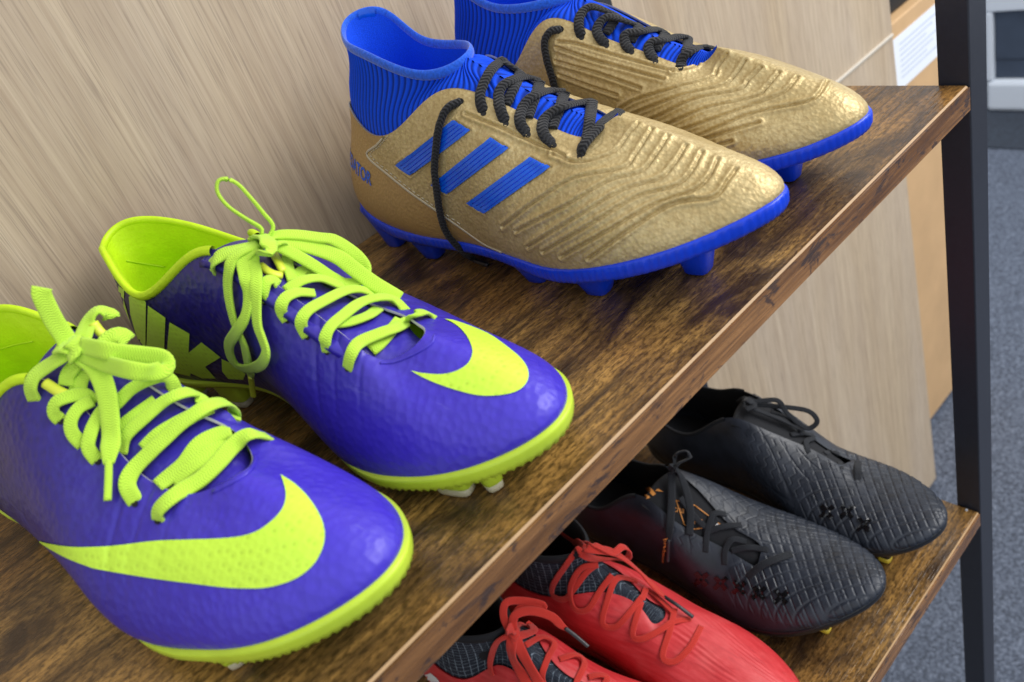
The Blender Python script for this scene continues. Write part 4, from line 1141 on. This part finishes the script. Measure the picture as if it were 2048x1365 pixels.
L(PR, [(317, 1041, -0.6), (317, 1020, 2), (350, 990, 3.5), (400, 960, 4), (437, 925, 4.5), (465, 893, 4.5), (500, 868, 3.5), (537, 875, -0.7)], w=.0064)
L(PR, [(315, 972, 1), (365, 932, 2), (402, 887, 2.2), (462, 860, 1)], w=.007)
L(PR, [(345, 962, 1), (402, 918, 2.6), (462, 889, 2)], w=.007)
L(PR, [(288, 900, 1), (322, 868, 2), (385, 832, 2), (420, 815, 1.5)], w=.007)
# near boot: bow, knot and ends
L(PR, [(138, 692, 8), (128, 672, None), (110, 645, None), (93, 612, None), (83, 588, None), (83, 578, 6)][:-1] + [(84, 576, None), (84, 575, None)], side=(-.2, -.75, .6), w=.0072)
L(PR, [(146, 698, 10), (175, 712, 11), (225, 732, 12), (287, 745, 12), (325, 740, 12), (333, 727, 12), (322, 716, 12), (287, 711, 12), (225, 704, 12), (162, 692, 10)], side=(-.45, -.65, .35), w=.0070)
L(PR, [(152, 706, 9), (185, 728, 9), (203, 757, 8), (215, 797, 7), (221, 847, 6), (222, 880, 5), (218, 922, 4), (217, 955, 3.5), (215, 1002, 3.5)], w=.0076, aglet=(MAT['neon_lace'], .014))
L(PR, [(137, 706, 8), (102, 728, 6), (70, 752, 4), (61, 777, 2.5), (70, 802, -0.7)], w=.0070)
L(PR, [(155, 726, 6), (137, 748, 4), (133, 772, 3)], w=.0070)
L(PR, [(168, 742, 4), (158, 765, 3), (156, 786, 2)], w=.0075)
L(PR, [(160, 692, 5), (170, 662, 4), (180, 635, 4), (197, 620, 4), (217, 627, 3), (223, 638, -0.7)], w=.0070)
L(PR, [(209, 702, 2), (217, 680, 4), (237, 669, 4), (257, 684, -0.7)], w=.008)
L(PR, [(134, 688, 8), (146, 684, 11), (147, 702, 12), (138, 716, 9)], w=.0074, name='knot')
L(PR, [(116, 694, 6), (130, 690, 9), (148, 694, 10)], w=.008, name='knot')
PR.lace([(90, 766, 2), (115, 782, 3), (142, 794, 2)], MAT['neon_elastic'], .0042, .003, round_=True, name='lace_loop')
PR.lace([(186, 646, 1), (200, 664, 3), (216, 678, 2)], MAT['neon_elastic'], .0042, .003, round_=True, name='lace_loop')
PR.lace([(160, 618, 1), (172, 625, 2), (180, 634, 2)], MAT['neon_elastic'], .005, .003, round_=True, name='lace_loop')
PL.eyelets([(655, 706), (695, 739), (615, 676), (575, 643), (530, 606)], MAT['eyelet'], 5)
PR.eyelets([(270, 1008), (316, 1043), (196, 924), (168, 892), (122, 843)], MAT['eyelet'], 7)

for s, pts in ((PL, [(252, 522), (290, 528), (330, 534)]), (PR, [(0, 699), (30, 690), (66, 683)])):
    s.line('lining_seam', pts, MAT['neon_seam'], .0009, .0002, (1,))
# ---------------- black pair
def cross_disp(s):
    """raised rubber lugs: interlocking plus shapes over the toe, zig-zag blocks further back"""
    X, Y, Z = s.P[..., 0], s.P[..., 1], s.P[..., 2]
    jm = s.P.shape[1] - 1
    seg = np.linalg.norm(np.diff(s.P, axis=1), axis=2); arc = np.concatenate([np.zeros((len(seg), 1)), np.cumsum(seg[:, ::-1], 1)], 1)[:, ::-1]
    a = math.radians(38); U = (X * math.cos(a) + Y * math.sin(a)) / .0064; V = (-X * math.sin(a) + Y * math.cos(a)) / .0064
    V = V - Z / .0064 * .55; U = U + Z / .0064 * .3
    # pinwheel plus lattice (period sqrt5 cells)
    iu, iv = np.floor(U), np.floor(V); fu, fv = U - iu, V - iv
    edge = np.minimum(np.minimum(fu, 1 - fu), np.minimum(fv, 1 - fv))
    cls = (iu + 2 * iv) % 5
    h = 0.0007 * np.clip(edge / .13, 0, 1)
    par = np.where((iu + iv) % 2 == 0, 1.0, -1.0)
    # basket weave: neighbouring blocks tilt different ways, a plus-shaped groove crosses every fifth block
    h = h + 0.00035 * np.where(par > 0, fu - .5, fv - .5) * np.clip(edge / .13, 0, 1)
    arm = np.minimum(np.abs(fu - .5), np.abs(fv - .5))
    h = h - .00035 * (cls == 0) * np.exp(-(arm / .07) ** 2) * np.clip(edge / .2, 0, 1)
    # zig-zag further back
    zz = (X / .0072 + .5 * np.abs(((Y + Z) / .006) % 2 - 1)) % 1
    z2_ = ((Y - Z * .8) / .0095) % 1
    g = np.clip(np.minimum(np.minimum(zz, 1 - zz) / .08, np.minimum(z2_, 1 - z2_) / .06), 0, 1) * .0006
    w = np.clip((X - .185) / .012, 0, 1); w0 = np.clip((X - .125) / .02, 0, 1)
    lat = np.where(s.k <= 9, 1.0, 0.0)[:, None]
    plain = 1 - (1 - w) * lat * np.clip((.075 - Z) / .01, 0, 1)     # the outer quarter is plain leather
    toecap = np.clip((Z - .034) / .004, 0, 1)
    hh = (h * w + g * (1 - w) * w0 * plain) * toecap
    return hh * np.clip(arc / .004, 0, 1)
def black_boot(left, label):
    s = Boot('black', left, -0.361, label, 'black pair of football boots', 1000, 133)
    s.upper(MAT['blackskin'], cross_disp)
    s.lining(MAT['dark_lining'], MAT['dark_lining'], .002)
    s.binding(MAT['dark_lining'], -4.0, 4.0, .13, sink=.6)
    s.tongue(MAT['dark_lining'], up=.6)
    s.sole(MAT['black_sole'], wall=.5, bulge=.12)
    return s
BR = black_boot(False, 'black football boot between the red and the other black boot, orange tongue print')
BL = black_boot(True, 'black football boot standing nearest the steel post with a drooping lace loop at its ankle')
for s, px in ((BR, (1642, 1272)), (BL, (1764, 1131))):
    lx, ly = s.stud_px(px); s.stud(lx, ly + .006, 0, (.008, .007), (.0055, .0045), MAT['black_sole'], True, MAT['yellow_tip'], .0065)
    for (x, y) in ((.035, .018), (.035, -.018), (.075, .016), (.075, -.016), (.165, -.026), (.165, .024), (.205, .030), (.205, -.03), (.245, .016)):
        s.stud(x, y, 0, (.008, .007), (.0055, .0045), MAT['black_sole'], True, MAT['yellow_tip'], .0065)
zb = lambda pts: [(1100 + p[0] / 2.381, 760 + p[1] / 2.381) + tuple(p[2:]) for p in pts]
TL = dict(mat=MAT['thin_lace'], w=.0046, t=.0014, lift=1.8)
def K_(s, pts, **kw): return s.lace(zb(pts), **{**TL, **kw})
# tongue label of the near black boot
for tri in ([(600, 575), (690, 600), (810, 690), (690, 712), (640, 690)],):
    t_ = np.array(zb(tri))
    for a, b in zip(t_, np.roll(t_, -1, 0)): BR.line('label_outline', [a, (a + b) / 2, b], MAT['orange_print'], .0009, .0006, None, 3, .0006)
def px_text(s, txt, o, u, v, mat, name='lettering', bv=None, lift=.0007):
    V, F = text_polys(txt); V2 = [np.array(o) + np.array(u) * a + np.array(v) * b for a, b in V]
    return s.lay(name, V2, F, mat, lift, bv)
px_text(BR, 'cha', zb([(585, 628)])[0], (22, 4), (3, -13), MAT['orange_print'])
px_text(BR, 'ps', zb([(685, 688)])[0], (15, 4), (3, -13), MAT['orange_print'])
for q in ([(455, 515), (475, 508), (505, 545), (490, 555)], [(437, 545), (452, 535), (478, 562), (460, 568)], [(515, 520), (540, 535), (500, 530)]):
    BR.mark('logo_bar', zb(q), MAT['orange_print'], .0006, 4, None)
BR.mark('label_tip', zb([(775, 678), (808, 690), (790, 698)]), MAT['white_print'], .0009, 4, None)
K_(BR, [(580, 400, 8), (578, 450, 7), (580, 550, 5), (575, 650, 4), (566, 745, 4), (560, 868, 4)], aglet=(MAT['dark_aglet'], .019), w=.0062)
px_text(BR, 'predator', zb([(557, 748)])[0], (-2, 44), (7, 0), MAT['orange_print'], lift=.0062)
K_(BR, [(600, 420, 7), (640, 500, 5), (668, 620, 4), (664, 740, 2)], w=.006)
K_(BR, [(590, 420, 7), (600, 355, None), (650, 340, None), (662, 372, 9), (610, 400, 9), (585, 440, 7)], w=.005)
K_(BR, [(575, 390, 8), (605, 370, 10), (640, 390, 9)], w=.007, name='knot')
K_(BR, [(740, 822, -0.6), (750, 720, 2.5), (780, 640, 3), (840, 640, -0.6)])
K_(BR, [(735, 730, 1), (820, 700, 3), (912, 690, -0.6)])
K_(BR, [(830, 882, -0.6), (835, 810, 2.5), (870, 760, 3), (935, 772, -0.6)])
K_(BR, [(862, 815, 1), (950, 798, 2.6), (1042, 812, -0.6)])
K_(BR, [(940, 942, -0.6), (1000, 890, 3), (1080, 852, 3), (1152, 830, -0.6)], w=.0055)
K_(BR, [(620, 560, 4), (680, 640, 3), (745, 700, 2), (800, 660, 1)])
K_(BL, [(930, 112, 6), (960, 108, None), (1080, 98, None), (1130, 160, None), (1220, 230, None), (1272, 200, None), (1232, 150, None), (1120, 130, None), (1000, 120, 5), (935, 115, 6)], side=(-.3, -.3, .9), w=.0042)
K_(BL, [(940, 125, 6), (1000, 150, 5), (1100, 190, 5), (1205, 242, 4)], w=.0042)
K_(BL, [(900, 110, 5), (935, 95, 8), (970, 120, 7), (930, 140, 6)], w=.0065, name='knot')
K_(BL, [(1145, 262, 1), (1200, 255, 3), (1258, 265, -0.6)])
K_(BL, [(1232, 352, -0.6), (1220, 295, 2.5), (1262, 278, 1)])
K_(BL, [(1308, 352, 1), (1345, 342, 3), (1378, 355, -0.6)])
K_(BL, [(1386, 432, -0.6), (1376, 372, 2.5), (1340, 340, 2)])
K_(BL, [(1466, 482, -0.6), (1465, 430, 2.5), (1466, 388, -0.6)], w=.0056)
K_(BL, [(1050, 150, 4), (1150, 190, 4), (1200, 260, 3)])
for s, g in ((BR, [[(700, 935), (745, 960)], [(790, 950), (840, 985)], [(880, 975), (925, 1005)], [(975, 1000), (1020, 1030)], [(1075, 1020), (1130, 1050)]]),
             (BL, [[(1300, 620), (1340, 640)], [(1390, 620), (1440, 640)], [(1470, 680), (1520, 700)]])):
    for q in g:      # glossy printed plus outlines on the flank
        (a, b) = np.array(zb(q)); c = (a + b) / 2; r = 17
        for an in (math.radians(50), math.radians(140)):
            d = np.array([math.cos(an), math.sin(an)]); e = np.array([-d[1], d[0]])
            for sd in (-1, 1): s.mark('cross_print', [c + d * sd * 3 - e * 4.5, c + d * sd * 3 + e * 4.5, c + d * sd * r + e * 4.5, c + d * sd * r - e * 4.5], MAT['blackgloss'], .0011, 4)

# ---------------- red pair
def red_disp(s):
    X, Y, Z = s.P[..., 0], s.P[..., 1], s.P[..., 2]
    th = np.arctan2(Y, Z - .02)
    h = .00018 * np.sin(th * 70 + 4 * np.sin(X * 60) + 2 * np.sin(X * 23)) * np.clip(np.sin(X * 75 + th * 9) + .4, 0, 1)
    return h
RING_RED = [(1.6, 0, 12.4), (2.9, -1.9, 12.2), (6.0, -2.3, 11.8), (9.3, -1.9, 11.7), (11.7, 0, 11.9), (9.3, 1.9, 11.7), (6.0, 2.3, 11.8), (2.9, 1.9, 12.2)]
def red_boot(left, label):
    s = Boot('red', left, -0.361, label, 'red pair of football boots', 600, 91)
    s.upper(MAT['red'], red_disp)
    st = s.P[::4]; N = s.N[::4]
    grid_obj('edge', np.stack([st[:, -1], st[:, -1] - N[:, -1] * .0011, st[:, -6] - N[:, -6] * .0012], 1), MAT['red_sole'], s.root, closed=True, flip=s.left)
    s.sock(RING_RED, MAT['grid'], MAT['dark_lining'], MAT['dark_lining'], ribs=0, n=432)
    s.sole(MAT['red_sole'], wall=.6)
    for (x, y) in ((.035, .018), (.035, -.018), (.075, .016), (.075, -.016), (.165, -.026), (.165, .024), (.205, .030), (.205, -.03), (.245, .016), (.245, -.012)):
        s.stud(x, y, 0, (.008, .007), (.0055, .0045), MAT['red_sole'])
    return s
RR = red_boot(False, 'red football boot partly covered by the upper board, short lace end with dark tip')
RL = red_boot(True, 'red football boot beside the black boots, long lace end lying across its toe')
zr = lambda pts: [(820 + p[0] / 2.4976, 1030 + p[1] / 2.4976) + tuple(p[2:]) for p in pts]
RLc = dict(mat=MAT['red_lace'], w=.0046, t=.0015, lift=1.8)
def R_(s, pts, **kw): return s.lace(zr(pts), **{**RLc, **kw})
R_(RL, [(850, 150, 6), (920, 150, 7), (1010, 190, 7), (1060, 160, 7), (1095, 180, 7), (1080, 222, 6), (1000, 222, 5), (900, 215, 5), (850, 190, 6)], w=.0055)
R_(RL, [(860, 165, 7), (900, 170, 7), (1020, 190, 8), (1120, 260, 7), (1200, 340, 6), (1260, 400, 5), (1340, 455, 4.5), (1415, 512, 3.5)], aglet=(MAT['dark_aglet'], .024), w=.0066)
R_(RL, [(845, 155, 6), (780, 110, 5), (750, 88, 4), (720, 60, 4)], w=.0075)
R_(RL, [(820, 150, 6), (845, 140, 9), (862, 165, 9), (835, 185, 7)], w=.007, name='knot')
R_(RL, [(832, 180, 5), (780, 250, 3), (715, 350, 2), (716, 405, 1.2), (772, 422, 1.5), (815, 375, 2.5), (880, 290, 2.5), (930, 250, -0.6)])
R_(RL, [(940, 250, 1), (855, 268, 3), (800, 370, 2.2), (822, 470, 1.3), (888, 472, 1.5), (950, 380, 2.4), (1010, 300, 2)])
R_(RL, [(1135, 332, -0.6), (1035, 318, 3), (985, 430, 2.4), (962, 542, 1.3), (1022, 562, 1.5), (1080, 510, 2.2), (1160, 410, 2)])
R_(RL, [(1180, 366, 1), (1140, 480, 2.4), (1112, 600, 1.3), (1160, 620, 1.5), (1260, 570, 2.2), (1310, 535, 2.2), (1402, 520, -0.6)])
R_(RL, [(1322, 468, 1), (1300, 570, 2.4), (1262, 708, 1.3), (1322, 732, 1.5), (1400, 660, 2.2), (1455, 556, -0.6)])
R_(RL, [(1185, 372, 1), (1240, 415, 2), (1330, 500, 2)])
R_(RR, [(505, 590, 7), (468, 510, None), (480, 440, None), (560, 430, None), (660, 450, None), (652, 472, None), (560, 462, None), (520, 520, None), (512, 590, 7)], side=(-.5, -.5, .6), w=.0055)
R_(RR, [(515, 570, 7), (522, 505, None), (600, 480, None), (700, 505, None), (755, 552, None), (820, 600, None), (886, 656, 3), (890, 660, 3)], aglet=(MAT['dark_aglet'], .02), side=(-.3, -.4, .8), w=.006)
R_(RR, [(500, 600, 6), (432, 640, 4), (400, 740, 2), (412, 805, 1)])
R_(RR, [(510, 602, 7), (508, 700, 4), (560, 800, 3), (600, 870, 2)], w=.0075)
R_(RR, [(522, 602, 7), (565, 700, 4), (640, 832, 3), (670, 890, 2)], w=.0075)
R_(RR, [(530, 610, 6), (615, 580, 5), (600, 550, 6), (545, 556, 7), (520, 580, 7)], w=.006)
R_(RR, [(480, 590, 6), (505, 565, 9), (530, 590, 9), (505, 615, 7)], w=.007, name='knot')
R_(RR, [(575, 652, .8), (660, 610, 3), (722, 640, 2.5), (690, 712, 2), (660, 800, 1.5), (670, 860, 1.2)])
R_(RR, [(745, 722, .8), (830, 698, 3), (872, 740, 2.2), (835, 830, 1.6), (830, 880, 1.2)])
R_(RR, [(890, 812, .8), (940, 800, 2.5), (985, 812, 2), (960, 870, 1.5)])
RR.mark('logo_patch', [(846, 1352), (862, 1346), (874, 1356), (880, 1364), (850, 1364)], MAT['white_print'], .0005, 4)
